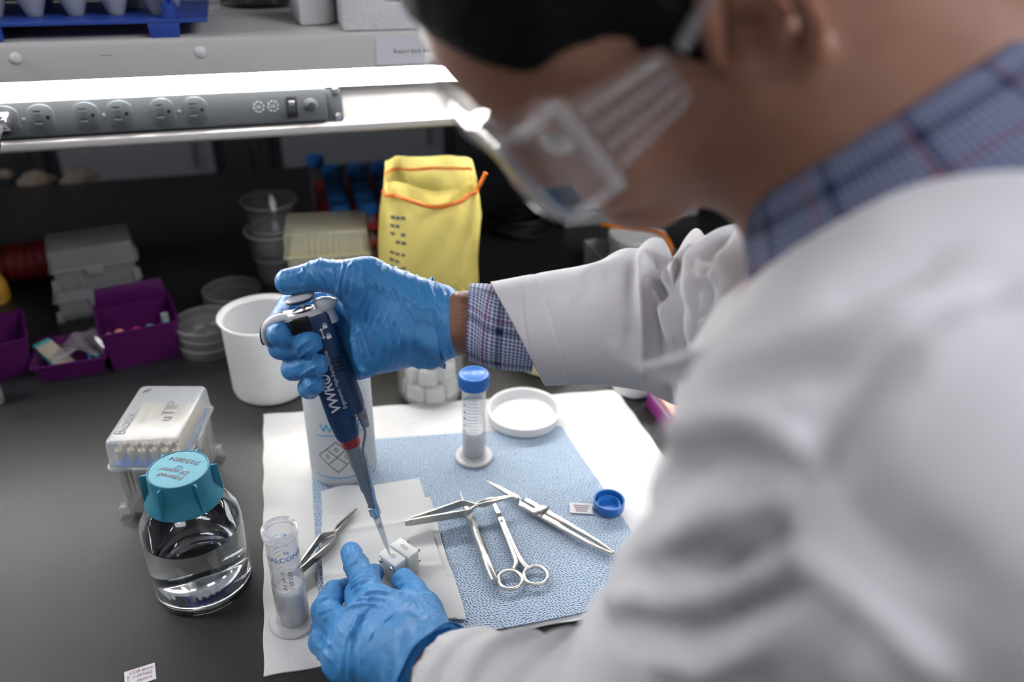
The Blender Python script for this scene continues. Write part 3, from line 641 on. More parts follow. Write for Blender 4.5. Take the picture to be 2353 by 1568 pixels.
# open tube with blue lettering
def skirt_tube(label, l, filled, milk, cap, open_):
    t = thing('centrifuge_tube', label, 'tube', (l[0], l[1], BZ+.0022)); R = .0142
    part('base_flange', lathe([(0, 0), (.0225, 0), (.0235, .0012), (.0225, .0026), (.0165, .0032), (.0155, .005), (0, .005)], 56), 'flange', t)
    part('tube_body', lathe([(R-.0012, .005), (R, .006), (R, .110), (R+.0012, .1105), (R+.0012, .112), (R, .1125), (R, .1145), (R+.0008, .115), (R+.0008, .1165), (R, .117), (R, .1185), (R-.0015, .1185), (R-.0015, .007)], 56), 'tube', t)
    part('contents', lathe([(0, .0055), (R-.0016, .0055), (R-.0016, filled), (R-.0024, filled-.0012), (0, filled-.0012)], 48), milk, t)
    fa = facing(l)
    if open_:
        part('thread', J(*[T(lathe([(R+.0001, -.0006), (R+.0016, 0), (R+.0001, .0006)], 56), (0, 0, z)) for z in (.1115, .116, .1182)], T(lathe([(R-.0016, -.0004), (R-.0002, .0006), (R+.0002, -.0004)], 56), (0, 0, .1187))), 'tube_edge', t)
        part('outer_sleeve', lathe([(R+.0003, .006), (R+.0008, .0065), (R+.0008, .0535), (R+.0003, .054)], 56), 'tube_edge', t)
        part('lettering', wrap(text('FALCON\u00ae', .0075, fine=.002, bold=.00008), R, .0925, fa+.06), 'print_blue', t)
        part('handwriting', J(wrap(T(text('Buf. pH 10', .0052, .3, fine=.002), (0, 0, 0), rz=PI/2), R, .0665, fa-.22), wrap(T(text('1/30/2024', .0056, .25, fine=.002), (0, 0, 0), rz=PI/2), R, .0655, fa+.2)), 'ink_purple', t)
        g = [wrap(text(s_, .0058, fine=.003), R-.0022, z, fa+PI-.25, 0) for s_, z in (('40', .098), ('35', .086), ('30', .075))]
        g += [wrap(stroke(subline((-.004, .06+.005*i), (.003, .06+.005*i), 5), .0005), R-.0021, 0, fa+PI+.55, 0) for i in range(9)]
        part('graduation_marks', J(*g), 'print_blue', t)
    else:
        part('cap', J(lathe([(R+.0008, .1045), (.0178, .1045), (.0182, .106), (.0180, .1185), (.0168, .1205), (.0135, .1210), (.0125, .1204), (0, .1204)], 64), *[T(box(.0006, .0009, .012, (.0181, 0, .1062)), rz=2*PI*k/60) for k in range(60)]), 'cap_blue', t)
        part('embossed_mark', T(text('50', .006), (0, .002, .12055), rz=.2), 'print_cyan', t)
        g = [wrap(stroke(subline((-.006-(.003 if i % 2 == 0 else 0), .046+i*.0046), (.005, .046+i*.0046), 8), .0006), R, 0, fa-.05, .0005) for i in range(12)]
        g += [wrap(T(box(.002, .0022, .0001), (-.012, .046+i*.0092, 0)), R, 0, fa, .0005) for i in range(6)]
        part('graduation_marks', J(*g), 'print_blue', t)
        part('liquid_film', lathe([(0, .055), (R-.0018, .055), (R-.0018, .0905), (0, .0905)], 40), 'tube', t)
    return t
skirt_tube('open clear tube with blue lettering half full of white liquid', at(677, 1428), .046, 'milk', False, True)
skirt_tube('clear tube with blue screw cap standing on the blue wipe', at(1089, 1058), .042, 'milk_grey', True, False).location.z = BZ+.0062
# squeeze bottle
l = at(793, 1086); t = thing('wash_bottle', 'milky squeeze bottle with WATER print behind the pipette', 'bottle', (l[0], l[1], BZ+.006)); R = .0382; fa = facing(l)
part('bottle_body', lathe([(0, .002), (.030, .001), (R-.004, .0015), (R-.0008, .005), (R, .010), (R, .140), (R-.003, .150), (R-.011, .160), (.0185, .166), (.016, .168), (.016, .178), (0, .178)], 64), 'polyethylene', t)
cp = part('cap', lathe([(.0195, .167), (.0195, .184), (.017, .187), (.006, .189), (.005, .194), (0, .194)], 40), 'white', t)
part('lettering', wrap(text('WATER', .0150, fine=.003, bold=.0002), R, .0865, fa+.06), 'print_cyan', t)
part('printed_line', J(*[wrap(stroke([(x, z+.004*math.cos(x/.024)) for x in np.linspace(-.033, .033, 24)], .0011), R, 0, fa+.06) for z in (.074,)],
     wrap(stroke([(x, .0175) for x in np.linspace(-.036, .036, 26)], .0016), R, 0, fa)), 'print_cyan', t)
dg = []
for a, b_ in (((0, .0215), (.0215, 0)), ((.0215, 0), (0, -.0215)), ((0, -.0215), (-.0215, 0)), ((-.0215, 0), (0, .0215)), ((-.01075, .01075), (.01075, -.01075)), ((.01075, .01075), (-.01075, -.01075))): dg.append(stroke(subline(a, b_, 10), .0010))
dg += [T(text('0', .0085, fine=.003), o_) for o_ in ((0, .0105, 0), (-.0105, 0, 0), (.0105, 0, 0))]
part('hazard_diamond', wrap(T(J(*dg), (-.007, 0, 0)), R, .0475, fa), 'print_olive', t)
part('spout', tube(spline([(0, 0, .19), (.001, .004, .205), (.004, .02, .212), (.01, .05, .2), (.012, .06, .19)]), [.0035, .003, .002]), 'polyethylene', cp)
# white beaker
l = at(626, 888); t = thing('plastic_beaker', 'opaque white plastic beaker at the left of the gloved hand', 'beaker', (l[0], l[1], BZ))
part('beaker_wall', lathe([(0, 0), (.043, 0), (.049, .002), (.051, .008), (.0525, .109), (.0565, .1145), (.0555, .1155), (.0495, .110), (.048, .009), (.045, .005), (0, .0045)], 72), 'ptfe', t)
# shallow round lid
l = at(1203, 968); t = thing('round_lid', 'shallow white round lid lying upside down on the blue wipe', 'lid', (l[0], l[1], BZ+.006))
part('lid_wall', lathe([(0, 0), (.043, 0), (.0465, .002), (.0485, .0135), (.0480, .015), (.0440, .015), (.0425, .0035), (0, .003)], 72), 'white', t)
# jar of foam chips
l = at(991, 905); t = thing('glass_jar', 'clear glass jar of white foam pieces behind the wrist', 'jar', (l[0], l[1], BZ+.003))
part('jar_wall', lathe([(0, .001), (.038, .001), (.044, .006), (.046, .014), (.046, .092), (.047, .094), (.044, .094), (.044, .014), (.041, .007), (0, .004)], 56), 'glass_thin', t)
jar_l = l.copy()
k = 0
for zz, n_, r_, sz in ((.005, 7, .028, .026), (.031, 6, .026, .025), (.056, 5, .024, .022), (.010, 1, 0, .028), (.036, 1, 0, .026)):
    for i in range(n_):
        a = 2*PI*i/n_+zz*40; k += 1
        side = ('front', 'front right', 'right', 'back right', 'back', 'back left', 'left', 'front left')[int(round(((a-facing(l)) % (2*PI))/(PI/4))) % 8] if n_ > 1 else 'centre'
        lay = 'bottom' if zz < .03 else 'middle' if zz < .05 else 'top'
        o = solo('foam_piece', bevel(box(sz, sz*.62, sz*.82, top=(sz*.9, sz*.55)), .003), 'cotton', 'white foam chunk in the %s layer of the glass jar, %s' % (lay, side), 'foam', (l[0]+r_*math.cos(a), l[1]+r_*math.sin(a), BZ+.003+zz), a+PI/2+random.uniform(-.2, .2), 'foam pieces in the glass jar')
# white tub half hidden by the sleeve
l = at(1252, 838); t = thing('plastic_tub', 'white round tub half hidden behind the lower sleeve edge', 'tub', (l[0], l[1], BZ+.0022))
part('tub_wall', lathe([(0, 0), (.036, 0), (.040, .003), (.042, .045), (.045, .048), (.041, .048), (.038, .006), (0, .004)], 56), 'tip_yellow', t)
# small blue cap lying open
l = at(1395, 1178); t = thing('loose_lid', 'loose blue tube cap lying open side up by the coat sleeve', 'cap', (l[0]+.001, l[1], BZ+.0062))
part('cap_wall', lathe([(0, 0), (.0160, 0), (.0172, .0015), (.0175, .013), (.0158, .013), (.0152, .002), (0, .002)], 56), 'cap_blue', t)
part('liner', lathe([(.0125, .002), (.0135, .0075), (.0120, .0075), (.0115, .002)], 48), 'bright_blue', t)

# ------------------------------------------------------------------ items further back
# petri dishes
def dish(l, z, R, h, label, g='petri dishes beside the white beaker'):
    t = thing('petri_dish', label, 'petri dish', (l[0], l[1], z), group=g)
    part('dish_bottom', lathe([(0, 0), (R-.003, 0), (R-.0022, .0008), (R-.0022, h-.002), (R-.0034, h-.002), (R-.0034, .0015), (0, .0015)], 48), 'ps', t)
    part('dish_lid', lathe([(R, h*.35), (R, h-.0008), (R-.001, h), (0, h), (0, h-.0012), (R-.0013, h-.0012), (R-.0013, h*.35)], 48), 'ps', t)
    part('rim', J(lathe([(R+.0001, h-.0009), (R-.0004, h+.0004), (R-.0022, h+.0004), (R-.0024, h-.0006)], 48), lathe([(R-.0035, -.0001), (R-.002, .0002), (R-.002, .0012)], 48)), 'ps_edge', t)
    return t
l = at(484, 795)
for k, lb in enumerate(('lowest clear petri dish of the stack by the white beaker', 'second petri dish from the bench in the stack by the beaker', 'topmost clear petri dish of the stack by the white beaker')): dish(l+np.array([.002*math.sin(k*2), .001*k, 0]), BZ+.0005+k*.0145, .0455, .0138, lb)
l2 = at(538, 700)
for k, lb in enumerate(('lower petri dish of the far pair behind the stack of three', 'upper petri dish of the far pair behind the stack of three')): dish(l2, BZ+.0005+k*.0145, .0455, .0138, lb)
for dx, dy, r_, wh in ((-.012, .004, .3, 'left of its middle'), (.012, .012, 1.2, 'towards the back'), (.004, -.016, 2.2, 'at the front'), (-.02, -.012, .8, 'at front left'), (.022, -.008, 1.9, 'at the right')):
    solo('glass_coverslip', bevel(box(.014, .010, .0022), .0004), 'ps_edge', 'small clear glass chip in the topmost petri dish, '+wh, 'glass chip', (l[0]+dx, l[1]+dy, BZ+.0005+2*.0145+.0018), r_, 'glass chips in the petri dish')
# purple bins
def bin_(label, A, B_, depth, h, t_=.0022, lean=.0):
    rz = yaw(A, B_); w = math.hypot(B_[0]-A[0], B_[1]-A[1])
    c_ = (A+B_)/2; c_ = c_+np.array([-math.sin(rz), math.cos(rz), 0])*depth/2
    o = thing('storage_bin', label, 'bin', (c_[0], c_[1], BZ), rz, 'purple bins at the left')
    part('bin_wall', tray(w, depth, w+.012, depth+.010, h, t_, .003, .003), 'purple', o)
    part('rim', T(loft([[(x, y, z) for x, y in rrect(a, b_, .004)] for a, b_, z in ((w+.012, depth+.010, 0), (w+.016, depth+.014, .0005), (w+.016, depth+.014, .003), (w+.0115, depth+.0095, .0035))], False, False), (0, 0, h-.0030)), 'purple', o)
    return o, c_, rz, w
b1, c1, r1, w1 = bin_('tall purple bin holding coloured tubes beside the petri dishes', at(262, 852), at(416, 818), .085, .060)
part('back_wall', bevel(box(w1+.010, .003, .030, (0, .0455, .058), top=(w1, .003)), .001), 'purple', b1)
b2, c2, r2, w2 = bin_('shallow purple bin with a label and film between the other bins', at(95, 880), at(241, 856), .075, .027)
b3, c3, r3, w3 = bin_('purple bin cut off by the left edge of the picture', at(-60, 888), at(76, 856), .085, .056)
def inbin(c_, r, x, y, z): return (c_[0]+x*math.cos(r)-y*math.sin(r), c_[1]+x*math.sin(r)+y*math.cos(r), BZ+z)
for k, (x, y, cm, tm, lb, h) in enumerate(((-.040, -.028, 'salmon', 'aqua', 'small tube with salmon cap at left end of tall purple bin', .046), (-.026, -.030, 'salmon', 'aqua', 'second small tube from left in purple bin, salmon cap over aqua body', .050), (-.004, -.030, 'pink', 'pink', 'small pink tube in the tall purple bin', .048),
      (.014, -.030, 'aqua', 'aqua', 'small aqua tube in the middle of the tall purple bin', .048), (.036, -.024, 'ps_edge', 'aqua', 'aqua tube with clear cap at right end of purple bin', .060))):
    o = thing('microtube', lb, 'tube', inbin(c1, r1, x, y, .0035), r1, 'small tubes in the tall purple bin')
    part('tube_body', lathe([(0, 0), (.003, .001), (.0048, h*.55), (.0048, h*.8), (0, h*.8)], 16), tm, o); part('cap', lathe([(.0055, h*.8), (.0058, h*.82), (.0056, h), (.004, h+.001), (0, h+.001)], 16), cm, o)
o = thing('label_block', 'tan labelled block with aqua edges leaning in shallow purple bin', 'block', inbin(c2, r2, -.024, .008, .0085), r2-.95); o.rotation_euler = (.0, .50, r2-.85)
part('block', bevel(box(.062, .026, .009), .0015), 'aqua', o); part('label_face', bevel(box(.055, .0255, .0006, (.003, 0, .0088)), .0002), 'label_tan', o)
def f_film(u, v): return (-.020+.062*u, -.034+.066*v, .012+.014*math.sin(u*2.6+.3)+.006*math.sin(v*5+u*3)+.003*math.sin(u*14+v*9))
solo('plastic_film', slab(f_film, 24, 24, .0003), 'film', 'crumpled clear plastic film in the shallow purple bin', 'plastic film', (c2[0], c2[1], BZ+.006), r2)
for x, cm, lb in ((.022, 'bright_blue', 'thin bright blue strip standing in shallow purple bin'), (.031, 'aqua', 'thin green-blue strip at right end of shallow purple bin')):
    solo('plastic_strip', bevel(box(.005, .036, .0022), .0008), cm, lb, 'plastic strip', inbin(c2, r2, x, -.008, .010), r2+.1)
for k, (x, y, z) in enumerate(((.012, -.006, .028), (-.002, .002, .024))): pass
# clear empty tip boxes in a stack
A, B_ = at(140, 745), at(330, 712); rz = yaw(A, B_); w_ = .122
c_ = (A+B_)/2+np.array([-math.sin(rz), math.cos(rz), 0])*.043
def grey_box(label, loc, rz, h, lid):
    return tipbox('tip_box', label, loc, rz, w_, .084, h, lid, 'pp_grey', 'pp_grey', 'pp_grey', 'paint_grey', (9, 4, .012) if lid > .02 else None)
grey_box('grey frosted tip box at the bottom of the stack behind bins', (c_[0], c_[1]+.0, BZ), rz, .050, .014)
grey_box('upper grey frosted tip box resting on the other one', (c_[0]+.004, c_[1]+.004, BZ+.0525), rz+.03, .062, .030)
# red coil far left, with two things at the picture edge
l = at(60, 660); t = thing('wire_basket', 'dark red ribbed bundle behind the purple bins', 'bundle', (l[0], l[1]+.03, BZ+.034), .1)
part('core', T(lathe([(0, -.10), (.030, -.10), (.032, -.09), (.032, .09), (.030, .10), (0, .10)], 24), ry=PI/2), 'dark_red', t)
for k in range(14): part('ring', T(lathe([(.032, -.004), (.034, 0), (.032, .004)], 24), (-.09+.014*k, 0, 0), ry=PI/2), 'dark_red', t)
l = at(8, 690); t = thing('squeeze_bottle', 'amber bottle with a dark logo at the left picture edge', 'bottle', (l[0]-.012, l[1], BZ))
part('bottle_body', lathe([(0, 0), (.022, 0), (.024, .003), (.024, .03), (.012, .062), (.009, .066), (0, .066)], 32), 'amber', t)
part('blue_cap', lathe([(.011, .064), (.011, .092), (.009, .098), (0, .098)], 24), 'bright_blue', t)
part('logo', wrap(T(text('X', .016, fine=.004), (0, 0, 0)), .0245, .014, facing(l)+.3), 'ink', t)
# yellow tip boxes
A, B_ = at(645, 545, .185), at(848, 535, .185); rz = yaw(A, B_); c_ = (A+B_)/2+np.array([-math.sin(rz), math.cos(rz), 0])*.043
tipbox('tip_box', 'pale yellow tip box standing behind the white beaker', (c_[0], c_[1], BZ+.0862), rz, .117, .086, .099, .032, 'pp_yellow', 'pp_yellow', 'yellow', 'tip_yellow', (12, 8, .012))
tipbox('tip_box', 'lower tip box carrying the pale yellow one, hidden by the hand', (c_[0], c_[1], BZ), rz, .117, .086, .083, .012, 'pp_yellow', 'pp_yellow', 'yellow', 'tip_yellow')
# stacked clear cups
l = at(640, 640)
for k, lb in enumerate(('lower clear plastic cup of the nested pair behind yellow box', 'upper clear plastic cup nested in the other one')):
    t = thing('plastic_cup', lb, 'cup', (l[0]+.001*k, l[1], BZ+.0005+.052*k), group='nested clear cups')
    part('cup_wall', lathe([(0, 0), (.030, 0), (.0315, .002), (.0435, .088), (.0455, .090), (.0455, .092), (.0425, .092), (.030, .003), (0, .0018)], 48), 'ps', t)
    part('rim', J(lathe([(.043, .0885), (.0462, .0895), (.0462, .0925), (.043, .0925)], 48), lathe([(.0375, .0445), (.0390, .046), (.0385, .048)], 48)), 'ps_edge', t)
# red rack of capped tubes
o_ = at(780, 470, .118); rx_ = math.radians(-2.0)
NR, NC, PX, PY = 5, 5, .0465, .050
t = thing('tube_rack', 'red tube rack full of blue-capped tubes behind yellow bag', 'rack', (o_[0], o_[1], BZ), rx_)
for z in (.001, .048, .080):
    part('tier', bevel(box(NC*PX+.012, NR*PY+.012, .004, ((NC-1)*PX/2, (NR-1)*PY/2, z)), .001), 'rack_red', t)
for x in (-PX*.5-.008, (NC-.5)*PX+.008):
    for y in (-PY*.5, (NR-.5)*PY): part('post', bevel(box(.008, .010, .086, (x, y, 0)), .001), 'rack_red', t)
    part('end_panel', bevel(box(.004, NR*PY+.010, .036, (x, (NR-1)*PY/2, .046)), .001), 'rack_red', t)
tbm = mesh('tube_body', lathe([(0, 0), (.006, .001), (.0135, .016), (.0140, .018), (.0142, .104), (.0128, .104), (.0125, .02), (0, .004)], 24), M['tube'])
tcm = mesh('cap', J(lathe([(.0172, .096), (.0176, .098), (.0174, .1125), (.0162, .1145), (0, .1145)], 32), *[T(box(.0007, .0012, .012, (.0175, 0, .098)), rz=2*PI*k/32) for k in range(32)]), M['cap_blue'])
orow = ('front', 'second', 'middle', 'fourth', 'rear'); ocol = ('leftmost', 'second', 'middle', 'fourth', 'rightmost')
for j in range(NR):
    for i in range(NC):
        x, y = i*PX, j*PY; X_ = o_[0]+x*math.cos(rx_)-y*math.sin(rx_); Y_ = o_[1]+x*math.sin(rx_)+y*math.cos(rx_)
        u = thing('centrifuge_tube', 'blue-capped tube in the red rack, %s row, %s column' % (orow[j], ocol[i]), 'tube', (X_, Y_, BZ+.0052), group='blue-capped tubes in the red rack')
        part('tube_body', tbm, None, u); part('cap', tcm, None, u)
l = at(728, 372, .125); t = thing('centrifuge_tube', 'lone blue-capped tube sticking up behind the red rack', 'tube', (l[0]-.002, l[1]+.02, BZ)); part('tube_body', lathe([(0, 0), (.0155, 0), (.0152, .003), (.0142, .004), (.0142, .118), (0, .118)], 24), 'tube', t); part('cap', T(tcm and lathe([(.0172, .096), (.0176, .098), (.0174, .1125), (.0162, .1145), (0, .1145)], 32), (0, 0, .016)), 'cap_blue', t)

# yellow bag with orange zip edge
Lb, Rb = at(905, 800), at(1092, 790)
bl = (Lb+Rb)/2; bl[1] += .012; t = thing('zip_bag', 'open yellow specimen bag with orange zip edge standing upright', 'bag', (bl[0], bl[1], BZ+.001), yaw(Lb, Rb)+.02)
hb = .262
def bagpt(a, v):                      # a round, v up
    w = .060+.011*math.sin(v*2.6)+.003*math.sin(v*9+a); d = .030*(1-.15*v)+.012*math.sin(v*3)
    w *= (.92+.08*min(1, v*6)); w = w*(1 if v < .8 else 1-.10*(v-.8)/.2)
    x = w*math.copysign(abs(math.cos(a))**.75, math.cos(a)); y = d*math.copysign(abs(math.sin(a))**.9, math.sin(a))
    wob = .0034*math.sin(3*a+v*7)+.003*math.sin(4*a-v*9+1)+.0026*math.sin(7*a+v*12+math.sin(v*9+a))+.0016*math.sin(11*a-v*17)
    y += wob*(1-v*.3)+(.010*max(0, v-.7)*(1 if y < 0 else -1)); y += .0012*math.sin(x*120-v*22+2*math.sin(v*8))
    z = hb*v
    if y < .0 and v > .6: z -= (v-.6)*hb*2.5*.040*math.exp(-((x-.012)/.035)**2)/.25*.5*.9
    if y > 0 and v > .6: z += (v-.6)/.4*.022
    return (x, y-.006*v, z)
nA, nV = 88, 52
V = [bagpt(2*PI*i/nA, j/(nV-1)) for j in range(nV) for i in range(nA)]
F = [(j*nA+i, j*nA+(i+1) % nA, (j+1)*nA+(i+1) % nA, (j+1)*nA+i) for j in range(nV-1) for i in range(nA)]+[tuple(range(nA))]
part('film', (V, F), 'yellow_film', t, ang=80)
V2 = [(x*1.01, y-.003, z) for x, y, z in [bagpt(2*PI*i/nA, .935) for i in range(nA)]]
fr = [np.array(p) for p in V2 if True]; part('zip_seam', tube([fr[i % nA] for i in range(int(nA*.48), int(nA*1.02))]+[fr[int(nA*1.02) % nA]+np.array([.012, -.004, .004])], .0026, 8), 'orange_seam', t)
part('zip_seam', tube([fr[i % nA]*np.array([.98, .96, 1])+np.array([0, .0, .003]) for i in range(int(nA*.04), int(nA*.47))], .0018, 8), 'orange_seam', t)
def flap(u, v):
    a = PI*1.12+u*PI*.80; p = np.array(bagpt(a, .93)); q_ = p+np.array([0, .006+.006*math.sin(u*6), .010*v+.006*math.sin(u*PI)*v]); return q_*v+p*(1-v)+np.array([0, .003, .002*v])
part('inner_flap', sheet(flap, 30, 6), 'yellow_film', t, ang=80)
def ontext(x, z):
    return x, z
tg = []
for i in range(9):
    zz = .215-.011*i-(.006 if i > 3 else 0)
    for j in range(3):
        if (i+j) % 4 == 3: continue
        x0 = -.062+j*.010; L_ = .008-.001*((i*j) % 3)
        V_ = []
        for s_ in np.linspace(0, 1, 5):
            for dz in (0, .0042):
                xx = x0+L_*s_; a = PI+math.acos(max(-1, min(1, -xx/.082))) ; p = bagpt(a, (zz+dz)/hb); V_.append((p[0]*1.008, p[1]-.0012, p[2]))
        tg.append((V_, [(2*k, 2*k+1, 2*k+3, 2*k+2) for k in range(4)]))
part('printed_text', J(*tg), 'ink', t)

# right-hand back: device, cable, orange strap jar
A = at(1297, 526); t = thing('lab_device', 'low white device with a blue top beyond the goggles', 'device', (A[0]+.15, A[1]+.13, BZ))
part('housing', bevel(box(.30, .26, .030), .004), 'device_white', t); part('top_panel', bevel(box(.292, .252, .008, (0, 0, .030)), .002), 'device_blue', t)
part('groove', box(.24, .006, .0015, (0, -.05, .0378)), 'navy', t); part('groove', box(.24, .006, .0015, (0, 0, .0378)), 'navy', t)
l = at(1195, 530); t = thing('coiled_cable', 'coil of black cable on the bench right of the yellow bag', 'cable', (l[0], l[1], BZ))
for k in range(5):
    r_ = .050+.006*(k % 3); part('loop', tube([(r_*math.cos(a)+.006*math.sin(k*2), r_*.9*math.sin(a)+.006*math.cos(k*3), .005+.0065*k+.003*math.sin(2*a+k)) for a in np.linspace(0, 2*PI, 48)], .0042, 8), 'rubber', t)
l = at(1455, 628); t = thing('specimen_jar', 'white round jar seen above the right sleeve', 'jar', (l[0], l[1], BZ))
part('jar_body', lathe([(0, 0), (.045, 0), (.047, .003), (.047, .066), (0, .066)], 48), 'white', t)
part('lid', lathe([(.050, .060), (.051, .062), (.051, .077), (.049, .079), (0, .0785)], 56), 'ptfe', t)
s_ = [(-.050, .045, .0805), (-.035, .030, .083), (-.005, .020, .0835), (.022, .002, .083), (.036, -.025, .081), (.040, -.048, .070), (.041, -.052, .05)]
o = solo('orange_strap', tube(spline(s_), .0042, 10), 'orange', 'bright orange plastic strap draped over the white jar lid', 'strap', (l[0], l[1], BZ))
l2 = at(1460, 640); t = thing('clear_tray', 'clear plastic tray under and beside the white jar', 'tray', (l2[0]+.0, l2[1]+.015, BZ), .05); part('tray_wall', tray(.135, .12, .142, .126, .05, .0018), 'ps_edge', t)
# right, by the sleeve
l = at(1452, 905); t = thing('reagent_tub', 'white reagent tub with a red dot right of the pad', 'tub', (l[0]+.008, l[1]+.012, BZ))
part('tub_body', lathe([(0, 0), (.026, 0), (.030, .003), (.032, .050), (0, .050)], 48), 'white', t); part('lid', lathe([(.033, .046), (.034, .048), (.034, .060), (0, .061)], 48), 'white', t)
part('printed_dot', wrap(lathe([(0, 0), (.0035, 0)], 16), .0312, .028, facing(l)+.9, .0012), 'pink', t)
A, B_ = at(1478, 950), at(1512, 1000); rz = yaw(B_, A)
t = thing('sample_box', 'magenta box with a salmon lid half hidden by the coat', 'box', (A[0]+.042, A[1]-.030, BZ), rz-PI/2)
part('base', bevel(box(.066, .090, .026, (0, 0, 0)), .002), 'magenta', t); part('lid', T(lidbox(.070, .094, .068, .092, .014), (0, 0, .026)), 'pp', t)
part('insert', bevel(box(.056, .080, .005, (0, 0, .027)), .001), 'salmon', t); part('label', box(.034, .06, .0004, (.008, -.004, .0405)), 'note', t)
part('lettering', J(*[box(.024, .0012, .0004, (.008, -.028+.006*i, .0409)) for i in range(9)]), 'ink', t)
part('latch', bevel(box(.016, .003, .020, (-.010, -.0485, .012)), .001), 'pp_lid', t)
# far side of the bench, left: crumpled paper
for k, (px, py, lb, s_) in enumerate(((12, 408, 'crumpled tan paper at left picture edge on the far bench', .05), (88, 420, 'low crumpled tan paper strip on the far bench', .075), (185, 413, 'raised crumpled tan paper right of the other two on far bench', .08))):
    l = at(px, py); g = lathe([(0, 0), (.5, .0), (.45, .12), (.25, .3), (0, .36)], 18); r_ = np.random.default_rng(k)
    g = ([(x*s_*(1+r_.uniform(-.25, .25)), y*s_*.5*(1+r_.uniform(-.25, .25)), z*s_*.8*(1+r_.uniform(-.3, .4))) for x, y, z in g[0]], g[1])
    solo('crumpled_paper', g, 'wood_tan', lb, 'paper', (l[0], l[1], BZ), .1*k, 'crumpled papers on the far bench')
l = at(-12, 925); t = thing('glass_vial', 'pale vial just cut by the left picture edge', 'vial', (l[0], l[1], BZ)); part('vial_body', lathe([(0, 0), (.012, 0), (.0125, .002), (.0125, .03), (.008, .036), (.008, .042), (0, .042)], 24), 'ps_edge', t); part('cap', lathe([(.0095, .038), (.0095, .05), (0, .05)], 24), 'white', t)

# ------------------------------------------------------------------ instruments on the wipe
def flat_at(p, q): return yaw(at(*p), at(*q)), float(np.linalg.norm(at(*q)[:2]-at(*p)[:2]))
ZW = BZ+.0065
def cross_tweezers(label, p, q, z, Lh, wid, first):
    rz, L_ = flat_at(p, q); a = at(*p); t = thing('tweezers', label, 'tweezers', (a[0], a[1], z), rz)
    k = L_/.118
    for s in (1, -1):
        path = [(0, s*.0006), (.006, s*.0012), (.03, s*.0042), (.060, s*.0085), (.066, s*.0080), (.0745, s*.0012), (.078, -s*.0014), (.084, -s*.0022), (.092, -s*.0020), (.118, -s*.0003)]
        path = [(x*k, y*wid) for x, y in path]; hh = [.0030, .0042, .0046, .0046, .0038, .0018, .0020, .0034, .0026, .0004]
        part('arm', ribbon(path, [h_*Lh for h_ in hh], .0047*Lh, .0013), 'steel' if first else 'steel_satin', t)
    part('pivot', T(lathe([(0, -.003), (.0012, -.003), (.0012, .003), (0, .003)], 12), (.076*k, 0, .0047*Lh), rx=PI/2), 'steel', t)
    return t
cross_tweezers('steel cross-action tweezers beside the open lettered tube', (672, 1352), (822, 1190), BZ+.0085, 1.0, 1.0, True)
cross_tweezers('steel cross-action tweezers lying across the needle handle', (933, 1238), (1180, 1174), BZ+.0175, 1.05, .95, True)
# needle in a knurled handle
rz, L_ = flat_at((1136, 1356), (1056, 1143)); a = at(1136, 1356)
t = thing('needle_holder', 'slim steel needle handle lying under the crossed tweezers', 'needle handle', (a[0], a[1], ZW+.0046), rz)
def along(prof, n=24): return T(lathe(prof, n), ry=PI/2)
part('handle', along([(0, 0), (.0036, .0004), (.0044, .0015), (.0044, .030), (.0043, .031), (.0043, .0905), (.0036, .092), (.0036, .094), (.0040, .0945), (.0040, .110), (.0030, .118), (.0012, .1205), (0, .1205)]), 'steel_satin', t)
part('knurled_grip', J(*[T(lathe([(.0043, -.0005), (.0048, 0), (.0043, .0005)], 20), (.036+.0016*k, 0, 0), ry=PI/2) for k in range(22)]), 'steel_satin', t)
part('needle', along([(.0010, .1195), (.0008, .128), (.0003, L_)], 10), 'steel', t)
# scissors
rz, L_ = flat_at((1199, 1325), (1127, 1155)); a = at(1199, 1325)
t = thing('scissors', 'fine steel scissors with two finger rings on the wipe', 'scissors', (a[0], a[1], ZW+.002), rz)
P0 = np.array([math.cos(rz), math.sin(rz)])
def ring_pos(px, py):
    d = (at(px, py)-a)[:2]; return (d @ P0, -d[0]*P0[1]+d[1]*P0[0])
for s, (rp, Rr) in zip((1, -1), ((ring_pos(1172, 1348), .0122), (ring_pos(1230, 1338), .0122))):
    part('finger_ring', T(tube([(Rr*math.cos(u), Rr*math.sin(u), 0) for u in np.linspace(0, 2*PI, 41)], .0019, 10), (rp[0], rp[1], .001)), 'steel_satin', t)
    part('shank', tube(spline([(rp[0]+Rr*.92, rp[1]*.55, .001), (.012, s*.0030, .001), (.03, s*.0019, .0012), (L_*.60, s*.0016*1., .0014)]), [.0026, .0028, .0024, .0022], 10), 'steel_satin', t)
    part('blade', ribbon([(L_*.56, s*.0012), (L_*.66, s*.0014), (L_*.72, s*.0012), (L_*.9, s*.0006), (L_, 0)], [.0020, .0020, .0017, .0011, .0003], .0014, [.0028, .0030, .0024, .0014, .0003]), 'steel_satin', t)
part('pivot_screw', T(lathe([(.0022, .0028), (.0022, .0038), (.0008, .0042), (0, .0038)], 16), (L_*.62, 0, 0)), 'steel', t)
